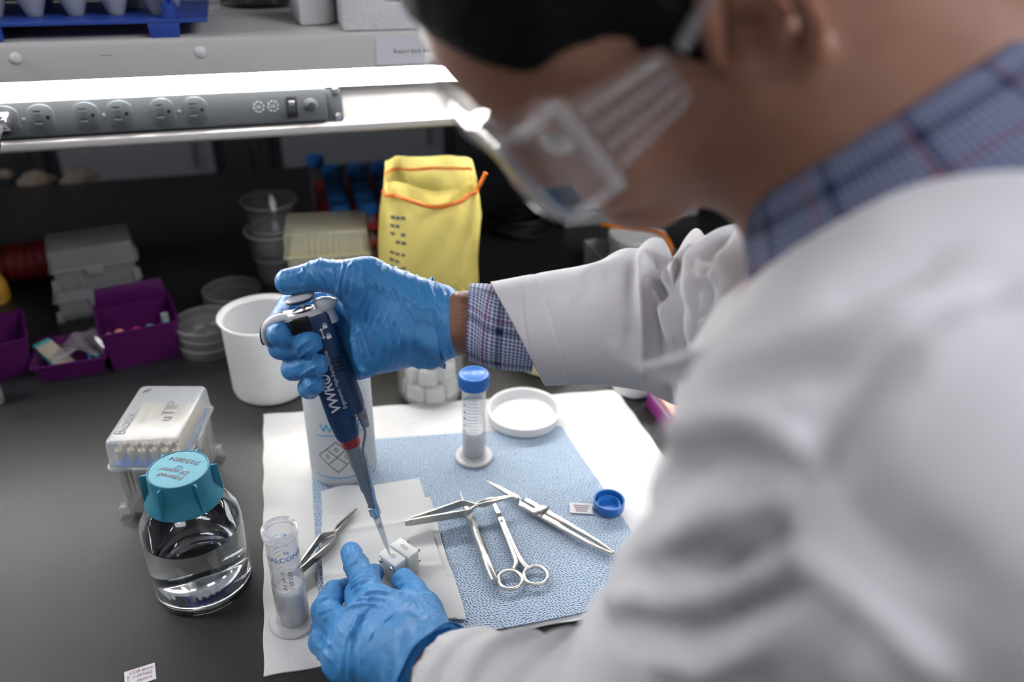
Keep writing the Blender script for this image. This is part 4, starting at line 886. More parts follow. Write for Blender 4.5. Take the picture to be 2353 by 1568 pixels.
# clamp with cross wires, running under the sleeve
rz, L_ = flat_at((1392, 1282), (1112, 1118)); a = at(1392, 1282)
t = thing('spring_clamp', 'steel spring clamp with ribbed handles running under the sleeve', 'clamp', (a[0], a[1], ZW+.004), rz)
part('tip', bevel(loft([[(x, y, z) for y, z in ((-w, -h), (w, -h), (w, h), (-w, h))] for x, w, h in ((L_*.70, .0032, .0022), (L_*.74, .0034, .0022), (L_*.86, .0021, .0016), (L_*.875, .0024, .0018), (L_*.90, .0018, .0015), (L_, .0003, .0004))]), .0004), 'steel_satin', t)
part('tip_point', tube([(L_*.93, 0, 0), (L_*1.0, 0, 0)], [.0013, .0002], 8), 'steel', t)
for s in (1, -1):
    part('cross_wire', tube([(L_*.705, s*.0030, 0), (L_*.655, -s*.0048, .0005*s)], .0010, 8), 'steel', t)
    part('plate', bevel(loft([[(x, y+s*o_, z) for y, z in ((-w, -.0016), (w, -.0016), (w, .0016), (-w, .0016))] for x, w, o_ in ((L_*.66, .0028, .0048), (L_*.64, .0032, .0046), (L_*.36, .0034, .0040), (L_*.33, .0026, .0048), (L_*.1, .0018, .0042), (-L_*.05, .0018, .0008))]), .0005), 'steel_satin', t)
part('clip_band', bevel(box(.010, .018, .0052, (L_*.53, -.0005, -.0026)), .0008), 'steel', t)
part('slide_pin', box(.0014, .016, .0012, (L_*.49, -.002, .0026)), 'black', t)
for k in range(26): part('grip_rib', box(.0008, .0036, .0004, (L_*.30-k*.0016, .0048-.0012*k/26, .0016)), 'steel', t)
part('engraving', J(T(text('TAAY', .0024), (L_*.43, .0040, .00165), rz=PI), T(text('40', .0024), (L_*.36, .0042, .00165), rz=PI)), 'ink', t)

# white cuvette block: local x along its screwed face, y towards the back half
A, D = at(869, 1288, .028), at(911, 1320, .028); brz = yaw(A, D); bw = .0255
nb = np.array([-math.sin(brz), math.cos(brz), 0]); cbl = (A+D)/2+nb*.0150
t = thing('cuvette_block', 'small white two-part block with screws held between gloved fingers', 'block', (cbl[0], cbl[1], BZ+.0112), brz)
part('front_half', bevel(box(bw, .0142, .0265, (0, -.0076, 0)), .0012, 3), 'ptfe', t)
part('back_half', bevel(box(bw+.0015, .0142, .0275, (.0008, .0076, 0)), .0012, 3), 'ptfe', t)
part('gasket', box(bw-.002, .0016, .0255, (0, 0, .0003)), 'steel', t)
part('well', T(extrude(rrect(.010, .0042, .002), 0, .0002), (.0005, .0078, .02755)), 'device_white', t)
part('well', T(extrude(rrect(.006, .005, .002), 0, .0002), (.0, -.0066, .02655)), 'device_white', t)
scr = mesh('screw', T(lathe([(0, -.003), (.0015, -.003), (.0015, 0), (.0029, 0), (.0029, .0016), (.0022, .0026), (.0006, .0028), (0, .0022)], 20), rx=PI/2), M['chrome'])
scb = mesh('screw_end', T(lathe([(.0026, 0), (.0026, .0018), (.0014, .002), (.0014, .0052), (0, .0054)], 14), rx=-PI/2), M['steel'])
for x in (-.0085, .0085):
    for z in (.006, .0205): partat('screw', scr, t, (x, -.0148, z)); partat('screw_end', scb, t, (x+.0005, .0148, z))

# ------------------------------------------------------------------ pipette in the right hand: z up its axis, x to its finger hook, y to its printed face
T0, T1 = cc(901, 1290, .802), cc(685, 672, .700)
PL = float(np.linalg.norm(T1-T0)); za = (T1-T0)/PL; yv = np.array([0, 0, -1.])-za*(-za[2]); yv /= np.linalg.norm(yv)
xa = np.array([-1., 0, 0]); xa -= za*(xa @ za); xa -= yv*(xa @ yv); xa /= np.linalg.norm(xa)
pw = [MW @ v for v in (xa, yv, za)]
t = thing('pipette', 'navy and grey single-channel pipette gripped in the gloved right hand', 'pipette'); t.matrix_world = Matrix([[pw[0][i], pw[1][i], pw[2][i], W(T0)[i]] for i in range(3)]+[[0, 0, 0, 1]])
K = PL/.2833
def zz(y): return PL*(1290-y)/618.
tip = part('disposable_tip', lathe([(.0005, .0002), (.0010, 0), (.0026, zz(1235)), (.0036, zz(1180)), (.0042, zz(1168)), (.0042, zz(1160)), (.0034, zz(1160)), (.0028, zz(1185)), (.0018, zz(1235)), (.0004, .001)], 24), 'tip_clear', t)
part('filter', lathe([(0, zz(1203)), (.0027, zz(1203)), (.0029, zz(1190)), (0, zz(1190))], 20), 'white', tip)
part('lower_shaft', lathe([(0, zz(1176)), (.0036, zz(1176)), (.0040, zz(1160)), (.0047, zz(1114)), (.0058, zz(1108)), (.0064, zz(1054)), (.0070, zz(1052)), (.0082, zz(990)), (0, zz(990))], 36), 'pip_grey', t)
part('red_ring', lathe([(.0083, zz(1003)), (.0090, zz(1001)), (.0093, zz(979)), (.0080, zz(977))], 36), 'red_ring', t)
cl = part('collar', lathe([(.0085, zz(984)), (.0104, zz(983)), (.0108, zz(980)), (.0126, zz(928)), (.0118, zz(924)), (.011, zz(915)), (0, zz(915))], 48), 'navy', t)
for k in range(18): part('grip_rib', spin(tube([(.0106, 0, zz(977)), (.0125, 0, zz(932))], .0006, 6), 2*PI*k/18), 'navy', cl)
def sec(z, cx, hx, hy, n=44, e=2.7, cy=0.):
    P = []
    for a in np.linspace(0, 2*PI, n, endpoint=False):
        c_, s_ = math.cos(a), math.sin(a); P.append((cx+hx*math.copysign(abs(c_)**(2/e), c_), cy+hy*math.copysign(abs(s_)**(2/e), s_), z))
    return P
BS = [(932, -.0045, .0150, .0125), (928, -.0055, .0180, .0138), (905, -.0058, .0182, .0142), (840, -.0055, .0172, .0148), (800, -.0050, .0172, .0152), (760, -.0035, .0190, .0152), (736, -.0010, .0215, .0150), (722, .0005, .0228, .0146), (716, .0005, .0215, .0138)]
part('body', loft([sec(zz(y), cx, hx, hy) for y, cx, hx, hy in BS]), 'navy', t)
def front(x, z, lift=.0004):
    ys = [zz(b_[0]) for b_ in BS]; cx = np.interp(z, ys, [b_[1] for b_ in BS]); hx = np.interp(z, ys, [b_[2] for b_ in BS]); hy = np.interp(z, ys, [b_[3] for b_ in BS])
    q_ = min(.999, abs(x-cx)/hx); return hy*(1-q_**2.7)**(1/2.7)+lift
def onfront(g, x0, z0): return [(x0+y, front(x0+y, z0+x), z0+x) for x, y, z in g[0]], g[1]
part('lettering', onfront(text('VWR\u00ae', .0128, fine=.003, bold=.00035), -.0012, zz(872)), 'print_white', t)
part('lettering', onfront(text('Ergonomic High-Performance', .0048, fine=.003), -.0092, zz(848)), 'print_white', t)
lk = J(T(box(.0036, .0030, .0001), (0, 0, 0)), T(stroke([(.0012*math.cos(a), .0012*math.sin(a)) for a in np.linspace(0, PI, 9)], .0006), (0, .0018, 0), rz=0))
for zz_, dx in ((zz(741), -.0155), (zz(762), -.0160)):
    V_, F_ = lk; part('lock_icon', ([(dx-x, front(dx-x, zz_+y), zz_+y) for x, y, z in V_], F_), 'print_white', t)
arw = J(stroke([(0, -.0045), (0, .0045)], .0008), stroke([(-.0014, .0028), (0, .0048), (.0014, .0028)], .0008), stroke([(-.0014, -.0028), (0, -.0048), (.0014, -.0028)], .0008))
part('arrow_icon', ([(-.0118-x, front(-.0118-x, zz(752)+y), zz(752)+y) for x, y, z in arw[0]], arw[1]), 'print_white', t)
part('volume_window', bevel(box(.0165, .004, .026, (.0035, .0136, zz(768))), .001), 'black', t)
for k in range(9): part('dial_rib', box(.0007, .0014, .020, (-.0032+.0017*k, .0158, zz(762))), 'rubber', t)
for k in range(4): part('side_groove', box(.012, .0012, .0008, (-.0145, front(-.0145, zz(806+k*9))-.0003, zz(806+k*9))), 'black', t)
hd = part('head_plate', bevel(loft([sec(z, cx, hx, hy, e=2.4) for z, cx, hx, hy in ((zz(719), .0006, .0222, .0140), (zz(713), .0010, .0215, .0132), (zz(707), .0012, .0195, .0115))]), .0006), 'pip_light', t)
part('plunger_well', T(lathe([(.0098, -.0006), (.0100, .0008), (.0082, .0012), (.0078, -.0002), (0, -.0002)], 30), (.0012, .0, zz(707))), 'black', hd)
part('plunger_rod', lathe([(.0016, zz(712)), (.0016, zz(687)), (0, zz(687))], 16), 'chrome', t)
pb = part('plunger_button', lathe([(0, zz(690)), (.0110, zz(690)), (.0126, zz(687)), (.0130, zz(684)), (.0105, zz(683.5)), (0, zz(683.5))], 40), 'navy', t)
part('button_top', lathe([(.0126, zz(684)), (.0128, zz(682)), (.0100, zz(678)), (0, zz(677))], 40), 'pip_light', pb)
hk = [(.010, 0, zz(714)), (.020, 0, zz(711)), (.030, 0, zz(715)), (.0375, 0, zz(727)), (.0410, 0, zz(746)), (.0412, 0, zz(757))]
hs = spline(hk, 6); hr = np.interp(np.linspace(0, 1, len(hs)), [0, .3, .7, 1], [.0062, .0050, .0036, .0022])
part('finger_hook', loft([[(p[0]+r_*.8*math.cos(a)*1, p[1]+r_*1.9*math.sin(a), p[2]+r_*.9*math.cos(a)) for a in np.linspace(0, 2*PI, 16, endpoint=False)] for p, r_ in zip(hs, hr)]), 'pip_light', t)
part('hook_edge', tube([p+np.array([.002, 0, .0015]) for p in hs[4:]], [.004, .003, .0022], 10), 'navy', t)
ej = part('ejector_button', bevel(loft([sec(z, cx, hx, hy, 28, 2.2) for z, cx, hx, hy in ((zz(716), -.0185, .0070, .0085), (zz(712), -.0195, .0098, .0098), (zz(704), -.0200, .0102, .0098), (zz(697), -.0175, .0080, .0085), (zz(694), -.0155, .0050, .0065))]), .0004), 'pip_light', t)
part('ejector_stem', loft([sec(z, cx, hx, hy, 24, 2.2) for z, cx, hx, hy in ((zz(742), -.0205, .0056, .0080), (zz(714), -.0190, .0056, .0080))]), 'pip_light', ej)
es_ = part('ejector_sleeve', tube([(-.0185, .002, zz(915)), (-.0192, .002, zz(935)), (-.0190, .002, zz(968))], [.0056, .0050, .0036], 16), 'pip_grey', t)
for k in range(4): part('sleeve_ring', T(lathe([(.0050, -.0004), (.0056, 0), (.0050, .0004)], 16), (-.0190, .002, zz(925+8*k))), 'pip_grey', es_)
arm = [(-.0188, .003, zz(964)), (-.0165, .0035, zz(985)), (-.0125, .004, zz(1003)), (-.0098, .0045, zz(1018)), (-.0090, .0050, zz(1045)), (-.0072, .0056, zz(1085)), (-.0062, .0050, zz(1110)), (-.0046, .0036, zz(1130)), (-.0040, .0032, zz(1158))]
ar = spline(arm, 5); part('ejector_arm', loft([[(p[0]+.0018*math.cos(a), p[1]+.0012*math.sin(a), p[2]) for a in np.linspace(0, 2*PI, 12, endpoint=False)] for p in ar]), 'chrome', t)
part('ejector_ring', lathe([(.0046, zz(1170)), (.0056, zz(1169)), (.0054, zz(1150)), (.0046, zz(1149))], 32), 'chrome', t)

# ------------------------------------------------------------------ smooth solids for the person (camera-axis metres, then to world)
class Sdf:
    def __init__(s, lo, hi, h):
        s.lo = np.array(lo, float); s.h = h; s.n = np.ceil((np.array(hi)-s.lo)/h).astype(int)+1; s.f = np.full(s.n, .05, np.float32)
    def sub(s, lo, hi):
        a = np.maximum(0, np.floor((lo-s.lo)/s.h).astype(int)); b = np.minimum(s.n, np.ceil((hi-s.lo)/s.h).astype(int)+1)
        if (b <= a).any(): return None, None
        ax = [s.lo[i]+s.h*np.arange(a[i], b[i], dtype=np.float32) for i in range(3)]
        return tuple(slice(a[i], b[i]) for i in range(3)), (ax[0][:, None, None], ax[1][None, :, None], ax[2][None, None, :])
    def put(s, sl, d, k, cut=False):
        a = s.f[sl]
        if cut:
            d = -d; h = np.clip(k-np.abs(a-d), 0, None)/k; s.f[sl] = np.maximum(a, d)+h*h*k*.25
        else:
            h = np.clip(k-np.abs(a-d), 0, None)/k; s.f[sl] = np.minimum(a, d)-h*h*k*.25
    def cap(s, p, q, r0, r1=None, k=.006, cut=False):
        r1 = r0 if r1 is None else r1; p, q = np.array(p, float), np.array(q, float); m_ = max(r0, r1)+k*1.5+.004
        sl, X = s.sub(np.minimum(p, q)-m_, np.maximum(p, q)+m_)
        if sl is None: return
        d = q-p; L2 = float(d @ d)+1e-12
        t_ = np.clip(((X[0]-p[0])*d[0]+(X[1]-p[1])*d[1]+(X[2]-p[2])*d[2])/L2, 0, 1)
        dist = np.sqrt((X[0]-p[0]-t_*d[0])**2+(X[1]-p[1]-t_*d[1])**2+(X[2]-p[2]-t_*d[2])**2)-(r0+(r1-r0)*t_); s.put(sl, dist, k, cut)
    def ell(s, c_, axes, rad, k=.01, cut=False):          # axes: rows = unit axes
        c_ = np.array(c_, float); rad = np.array(rad, float); m_ = rad.max()+k*1.5+.004; sl, X = s.sub(c_-m_, c_+m_)
        if sl is None: return
        D = [X[i]-c_[i] for i in range(3)]; u = [sum(D[i]*axes[j][i] for i in range(3)) for j in range(3)]
        k0 = np.sqrt(sum((u[j]/rad[j])**2 for j in range(3))); k1 = np.sqrt(sum((u[j]/rad[j]**2)**2 for j in range(3)))+1e-9
        s.put(sl, k0*(k0-1)/k1, k, cut)
    def chain(s, P, R, k=.005):
        for a, b, r0, r1 in zip(P[:-1], P[1:], R[:-1], R[1:]): s.cap(a, b, r0, r1, k)
    def mesh(s, smooth=2):
        f = s.f; ins = f < 0; nx, ny, nz_ = f.shape
        cnt = np.zeros((nx-1, ny-1, nz_-1), np.int8)
        for dx in (0, 1):
            for dy in (0, 1):
                for dz in (0, 1): cnt += ins[dx:nx-1+dx, dy:ny-1+dy, dz:nz_-1+dz]
        cells = np.argwhere((cnt > 0) & (cnt < 8)); idx = -np.ones(cnt.shape, np.int64); idx[tuple(cells.T)] = np.arange(len(cells))
        acc = np.zeros((len(cells), 3)); num = np.zeros(len(cells))
        cor = [np.array((a, b, c_)) for a in (0, 1) for b in (0, 1) for c_ in (0, 1)]
        for i in range(8):
            for j in range(i+1, 8):
                if np.abs(cor[i]-cor[j]).sum() != 1: continue
                A_ = f[tuple((cells+cor[i]).T)]; B_ = f[tuple((cells+cor[j]).T)]; m_ = (A_ < 0) != (B_ < 0)
                t_ = np.where(m_, A_/(A_-B_+1e-20), 0)[:, None]; acc += m_[:, None]*(cor[i]+t_*(cor[j]-cor[i])); num += m_
        V = s.lo+s.h*(cells+acc/num[:, None]); F = []
        for ax in range(3):
            sl0 = [slice(None)]*3; sl1 = [slice(None)]*3; sl0[ax] = slice(0, -1); sl1[ax] = slice(1, None)
            ch = ins[tuple(sl0)] != ins[tuple(sl1)]; e = np.argwhere(ch); o1, o2 = (ax+1) % 3, (ax+2) % 3
            e = e[(e[:, o1] > 0) & (e[:, o2] > 0) & (e[:, o1] < f.shape[o1]-1) & (e[:, o2] < f.shape[o2]-1)]
            q_ = []
            for d1, d2 in ((-1, -1), (0, -1), (0, 0), (-1, 0)):
                g_ = e.copy(); g_[:, o1] += d1; g_[:, o2] += d2; q_.append(idx[tuple(g_.T)])
            q_ = np.stack(q_, 1); fl = ins[tuple(e.T)]; q_[~fl] = q_[~fl][:, ::-1]; F.append(q_)
        F = np.concatenate(F); F = F[(F >= 0).all(1)]
        for _ in range(smooth): V = relax(V, F)
        return V, F
def relax(V, F, w=.5):
    S = np.zeros_like(V); n = np.zeros(len(V))
    for a, b in ((0, 1), (1, 2), (2, 3), (3, 0)):
        np.add.at(S, F[:, a], V[F[:, b]]); np.add.at(n, F[:, a], 1); np.add.at(S, F[:, b], V[F[:, a]]); np.add.at(n, F[:, b], 1)
    n[n == 0] = 1; return V*(1-w)+w*S/n[:, None]
def normals(V, F):
    fn = np.cross(V[F[:, 2]]-V[F[:, 0]], V[F[:, 3]]-V[F[:, 1]]); N_ = np.zeros_like(V)
    for i in range(4): np.add.at(N_, F[:, i], fn)
    return N_/(np.linalg.norm(N_, axis=1)[:, None]+1e-12)
def wave(V, s, seed, n=9):
    r = np.random.default_rng(seed); v = np.zeros(len(V))
    for _ in range(n):
        k = r.normal(size=3); k *= s*r.uniform(.6, 1.5)/np.linalg.norm(k); v += np.sin(V @ k+r.uniform(0, 6.28))
    return v/math.sqrt(n)
def creases(V, d, lam, seed, warp=.6, sharp=3.):          # thin ridges across direction d, patchy
    u = V @ (np.array(d)/np.linalg.norm(d)); ph = 2*PI*u/lam+warp*2.2*wave(V, .35*2*PI/lam*.35, seed)
    rd = (1-np.abs(np.sin(ph*.5)))**sharp; return rd*np.clip(.25+.8*wave(V, 2*PI/(lam*5), seed+1), 0, 1)
def organic(name, V, F, m, parent, label=None):
    me = bpy.data.meshes.new(name); Wv = W(V); me.from_pydata(Wv.tolist(), [], F.tolist()); me.polygons.foreach_set('use_smooth', [True]*len(F)); me.materials.append(M[m])
    o = bpy.data.objects.new(name, me); COL.objects.link(o); o.parent = parent
    if label: o['label'] = label
    return o
def sleeve_tube(name, C_, R_, m, parent, nt=90, na=96, disp=None, slant=0., thick=.0016, ref=(0, 1, 0), flat=None, label=None, fl=None):
    # a cloth tube along the points C_ (camera metres); the first end is open. UV in metres
    P = np.array(spline(C_, max(2, nt//(len(C_)-1)))); m_ = len(P); rad = np.interp(np.linspace(0, 1, m_), np.linspace(0, 1, len(R_)), R_)
    tg = np.gradient(P, axis=0); tg /= np.linalg.norm(tg, axis=1)[:, None]; sarc = np.concatenate([[0], np.cumsum(np.linalg.norm(np.diff(P, axis=0), axis=1))])
    V = []; UV = []
    for i in range(m_):
        e1 = np.array(ref, float); e1 -= tg[i]*(e1 @ tg[i]); e1 /= np.linalg.norm(e1); e2 = np.cross(tg[i], e1)
        for j in range(na):
            a = 2*PI*j/na; r = rad[i]+(disp(sarc[i], a) if disp else 0)
            fx, fy = flat or (1, 1)
            V.append(P[i]+r*(fx*math.cos(a)*e1+fy*math.sin(a)*e2)+tg[i]*slant*(-math.cos(a))*math.exp(-sarc[i]/.05)); UV.append((a*rad[i], sarc[i]))
    inner = []
    ni = min(m_, 8)
    V = np.array(V)
    if fl:
        rn = V-np.repeat(P, na, axis=0); rn /= np.linalg.norm(rn, axis=1)[:, None]; V = V+rn*folds(V, rn, fl)[:, None]
    ctr = [P[i] for i in range(ni)]
    Vin = np.concatenate([(V[i*na:(i+1)*na]-ctr[i])*(1-thick/rad[i])+ctr[i] for i in range(ni)])
    F = [(i*na+j, i*na+(j+1) % na, (i+1)*na+(j+1) % na, (i+1)*na+j) for i in range(m_-1) for j in range(na)]
    o_ = m_*na; F += [(o_+i*na+j, o_+(i+1)*na+j, o_+(i+1)*na+(j+1) % na, o_+i*na+(j+1) % na) for i in range(ni-1) for j in range(na)]
    F += [(j, o_+j, o_+(j+1) % na, (j+1) % na) for j in range(na)]
    VV = np.concatenate([V, Vin]); UV = UV+UV[:ni*na]
    me = bpy.data.meshes.new(name); me.from_pydata(W(VV).tolist(), [], F); me.polygons.foreach_set('use_smooth', [True]*len(F)); me.materials.append(M[m])
    ul = me.uv_layers.new(name='UVMap'); c2 = 2*PI*np.mean(rad)
    for pl in me.polygons:
        us = [UV[v] for v in pl.vertices]; wrapd = max(u[0] for u in us)-min(u[0] for u in us) > c2*.5
        for li, u in zip(pl.loop_indices, us): ul.data[li].uv = (u[0]+(c2 if wrapd and u[0] < c2*.5 else 0), u[1])
    bm = bmesh.new(); bm.from_mesh(me); bmesh.ops.recalc_face_normals(bm, faces=bm.faces); bm.to_mesh(me); bm.free()
    o = bpy.data.objects.new(name, me); COL.objects.link(o); o.parent = parent
    if label: o['label'] = label
    return o

def px_of(V): return np.stack([1176.5+FPX*V[:, 0]/V[:, 2], 784-FPX*V[:, 1]/V[:, 2]], 1)
def folds(V, N_, lines, zoom=1., off=(0, 0)):             # cloth creases traced on the side that faces the lens: (points, height, width in px)
    Q = px_of(V); out = np.zeros(len(V)); vis = np.clip(-(N_*V).sum(1)/np.linalg.norm(V, axis=1)*2.5, 0, 1)
    for pts, amp, sig in lines:
        P = np.array(pts, float)/zoom+np.array(off); P = np.array(spline(P, 5)); best = np.full(len(V), 1e9); tt = np.zeros(len(V)); n = len(P)-1
        lo, hi = P.min(0)-sig*3.5, P.max(0)+sig*3.5; sel = np.where(((Q > lo) & (Q < hi)).all(1))[0]
        if not len(sel): continue
        q_ = Q[sel]; bd = np.full(len(sel), 1e9); bt = np.zeros(len(sel))
        for i in range(n):
            d_ = P[i+1]-P[i]; t_ = np.clip(((q_-P[i]) @ d_)/(d_ @ d_+1e-9), 0, 1); dist = np.linalg.norm(q_-P[i]-t_[:, None]*d_, axis=1); m_ = dist < bd; bd[m_] = dist[m_]; bt[m_] = (i+t_[m_])/n
        out[sel] += amp*np.exp(-(bd/sig)**2)*np.clip(np.minimum(bt, 1-bt)*5+.25, 0, 1)
    return out*vis
PERSON = thing('person', 'person in white lab coat, clear goggles and blue gloves pipetting over the bench', 'person', (0, 0, 0))

# ---- joints
HC = np.array([.0715, .1720, .397]); HF = np.array([-.7457, -.6407, .1829]); HU = np.array([-.5816, .4921, -.6477]); HL = np.array([.325, -.5894, -.7396])
HU -= HF*(HU @ HF); HU /= np.linalg.norm(HU); HL -= HF*(HL @ HF); HL -= HU*(HL @ HU); HL /= np.linalg.norm(HL); HAX = (HF, HU, HL)
def hp(f_, u, l): return HC+HF*f_+HU*u+HL*l
NB = np.array([.190, .050, .392])                      # base of the neck
SL, SR = np.array([.131, -.049, .272]), np.array([.245, .030, .480])
EL, ER = np.array([.076, -.245, .455]), cc(1650, 752, .680)
WRR = cc(1020, 744, .702)
WRL = bc(992, 1548, .098)
def wc(p): return (np.array(p)-CAMPOS) @ MW            # world -> camera metres
PEL = wc((.43, .10, .98)); CH = np.array([.205, -.045, .400])
# right hand, palm towards the camera, fingers round the pipette
RH = dict(
 thumb=([cc(955, 700, .703), cc(845, 648, .698), cc(742, 633, .703), cc(664, 648, .706)], [.024, .0195, .0148, .0122]),
 index=([cc(808, 692, .742), cc(665, 706, .750), cc(636, 752, .718), cc(643, 771, .697)], [.0130, .0112, .0108, .0104]),
 middle=([cc(800, 742, .750), cc(664, 778, .758), cc(646, 799, .722), cc(711, 790, .694)], [.0135, .0112, .0108, .0104]),
 ring=([cc(808, 792, .752), cc(690, 836, .765), cc(674, 848, .728), cc(731, 840, .7015)], [.0130, .0110, .0106, .0102]),
 little=([cc(830, 832, .750), cc(728, 880, .768), cc(709, 892, .738), cc(722, 884, .7135)], [.0125, .0100, .0096, .0092]))
def right_hand(S, inset=0., k=.006):
    i_ = inset
    for n_, (P, R) in RH.items(): S.chain(P, [r-i_ for r in R], .0025)
    for n_ in ('index', 'middle', 'ring', 'little'): S.cap(WRR+np.array([-.012, 0, .002]), RH[n_][0][0], .024-i_, RH[n_][1][0]-i_, .012)
    S.cap(cc(965, 722, .698), cc(862, 690, .703), .0245-i_, .021-i_, .012)
    S.cap(cc(965, 775, .702), cc(862, 812, .716), .0225-i_, .0195-i_, .012)
    S.cap(cc(965, 748, .700), cc(865, 756, .720), .026-i_, .022-i_, .012)
    S.cap(RH['thumb'][0][1], cc(830, 700, .725), .017-i_, .015-i_, .014)
    S.cap(WRR, cc(955, 748, .702), .0285-i_, .030-i_, .012)
# left hand, back of the hand up, pinching the block
LH = dict(
 index=([bc(868, 1402, .082), bc(842, 1345, .068), bc(818, 1298, .052), bc(806, 1268, .040)], [.0150, .0125, .0112, .0098]),
 middle=([bc(836, 1432, .080), bc(822, 1365, .050), bc(845, 1330, .034), bc(862, 1317, .026)], [.0145, .0115, .0102, .0092]),
 ring=([bc(806, 1470, .074), bc(748, 1402, .054), bc(768, 1362, .034), bc(805, 1352, .022)], [.0145, .0122, .0110, .0098]),
 little=([bc(792, 1520, .064), bc(742, 1478, .046), bc(745, 1440, .028), bc(778, 1425, .020)], [.0140, .0118, .0104, .0094]),
 thumb=([bc(985, 1478, .092), bc(968, 1412, .074), bc(948, 1362, .048), bc(926, 1333, .030)], [.0200, .0165, .0132, .0112]))
def left_hand(S, inset=0.):
    i_ = inset
    for n_, (P, R) in LH.items(): S.chain(P, [r-i_ for r in R], .003)
    wr_ = WRL+(LH['middle'][0][0]-WRL)*.12
    for n_ in ('index', 'middle', 'ring', 'little'): S.cap(wr_, LH[n_][0][0], .0235-i_, LH[n_][1][0]+.001-i_, .012)
    S.cap(LH['thumb'][0][0], LH['index'][0][0], .016-i_, .0135-i_, .016)
    S.cap(wr_, LH['thumb'][0][1], .0225-i_, .0165-i_, .014)
    S.cap((LH['index'][0][0]+LH['thumb'][0][1])/2, (wr_+LH['index'][0][0])/2, .014-i_, .018-i_, .014)
    S.cap(WRL, wr_, .0285-i_, .028-i_, .010)
def bounds(H, extra, pad):
    P = np.array([p for v in H.values() for p in v[0]]+list(extra)); return P.min(0)-pad, P.max(0)+pad

# ---- gloves
lo, hi = bounds(RH, [WRR], .036); S = Sdf(lo, hi, .00105); right_hand(S); V, F = S.mesh(2)
N_ = normals(V, F)
tipmask = np.clip((V[:, 0]-cc(640, 700, .70)[0])/.02, .15, 1)
FR = [([(880, 660), (910, 780), (925, 870)], 1, 16), ([(940, 640), (980, 760), (995, 860)], 1, 16), ([(1010, 620), (1060, 740), (1085, 830)], .9, 16), ([(830, 690), (860, 800), (885, 930), (965, 1000)], 1.1, 16), ([(1090, 600), (1130, 720), (1150, 800)], .8, 15), ([(1160, 560), (1200, 680), (1210, 800)], .7, 16),
      ([(765, 190), (745, 300), (728, 410)], 1.2, 14), ([(825, 155), (792, 260), (780, 390)], 1.3, 14), ([(680, 190), (705, 290), (728, 385)], 1, 12), ([(600, 210), (650, 290), (690, 350)], 1, 12), ([(520, 220), (580, 290), (630, 345)], .9, 12), ([(870, 190), (850, 280), (845, 380)], .9, 13),
      ([(910, 220), (960, 290), (985, 340)], .9, 12), ([(980, 270), (1030, 330), (1050, 380)], .8, 12), ([(1060, 310), (1100, 370), (1115, 430)], .9, 12), ([(1120, 330), (1150, 390), (1165, 450)], .9, 12), ([(900, 940), (960, 985), (1010, 1000)], 1, 12),
      ([(380, 900), (450, 850), (540, 790)], .7, 9), ([(400, 820), (470, 760), (560, 725)], .6, 9), ([(440, 1010), (520, 960), (620, 930)], .7, 9), ([(340, 960), (420, 935), (500, 900)], .6, 9), ([(480, 1110), (540, 1070), (590, 1050)], .7, 9), ([(220, 640), (280, 650), (330, 640)], .7, 9), ([(185, 690), (260, 700), (340, 690)], .9, 8),
      ([(290, 230), (380, 250), (470, 210)], .5, 10), ([(310, 320), (400, 330), (480, 310)], .4, 10)]
dsp = .0013*creases(V, (1, .25, .1), .0085, 11, .8)+.0010*creases(V, (.9, -.3, .2), .0060, 21, .7, 4)+.0008*wave(V, 160, 5)+.0024*folds(V, N_, [(p_, a_, w_/3.336*1.0) for p_, a_, w_ in FR], 3.336, (560, 560))
GR = organic('glove', V+N_*(dsp*tipmask)[:, None], F, 'nitrile', PERSON, 'blue nitrile glove on the hand holding the pipette')
lo, hi = bounds(LH, [WRL], .034); S = Sdf(lo, hi, .00105); left_hand(S); V, F = S.mesh(2)
N_ = normals(V, F)
ax_f = LH['index'][0][0]-LH['index'][0][-1]; ax_h = WRL-LH['middle'][0][0]
near_f = np.clip((LH['index'][0][0][1]-V[:, 1])*-40+.5, 0, 1)
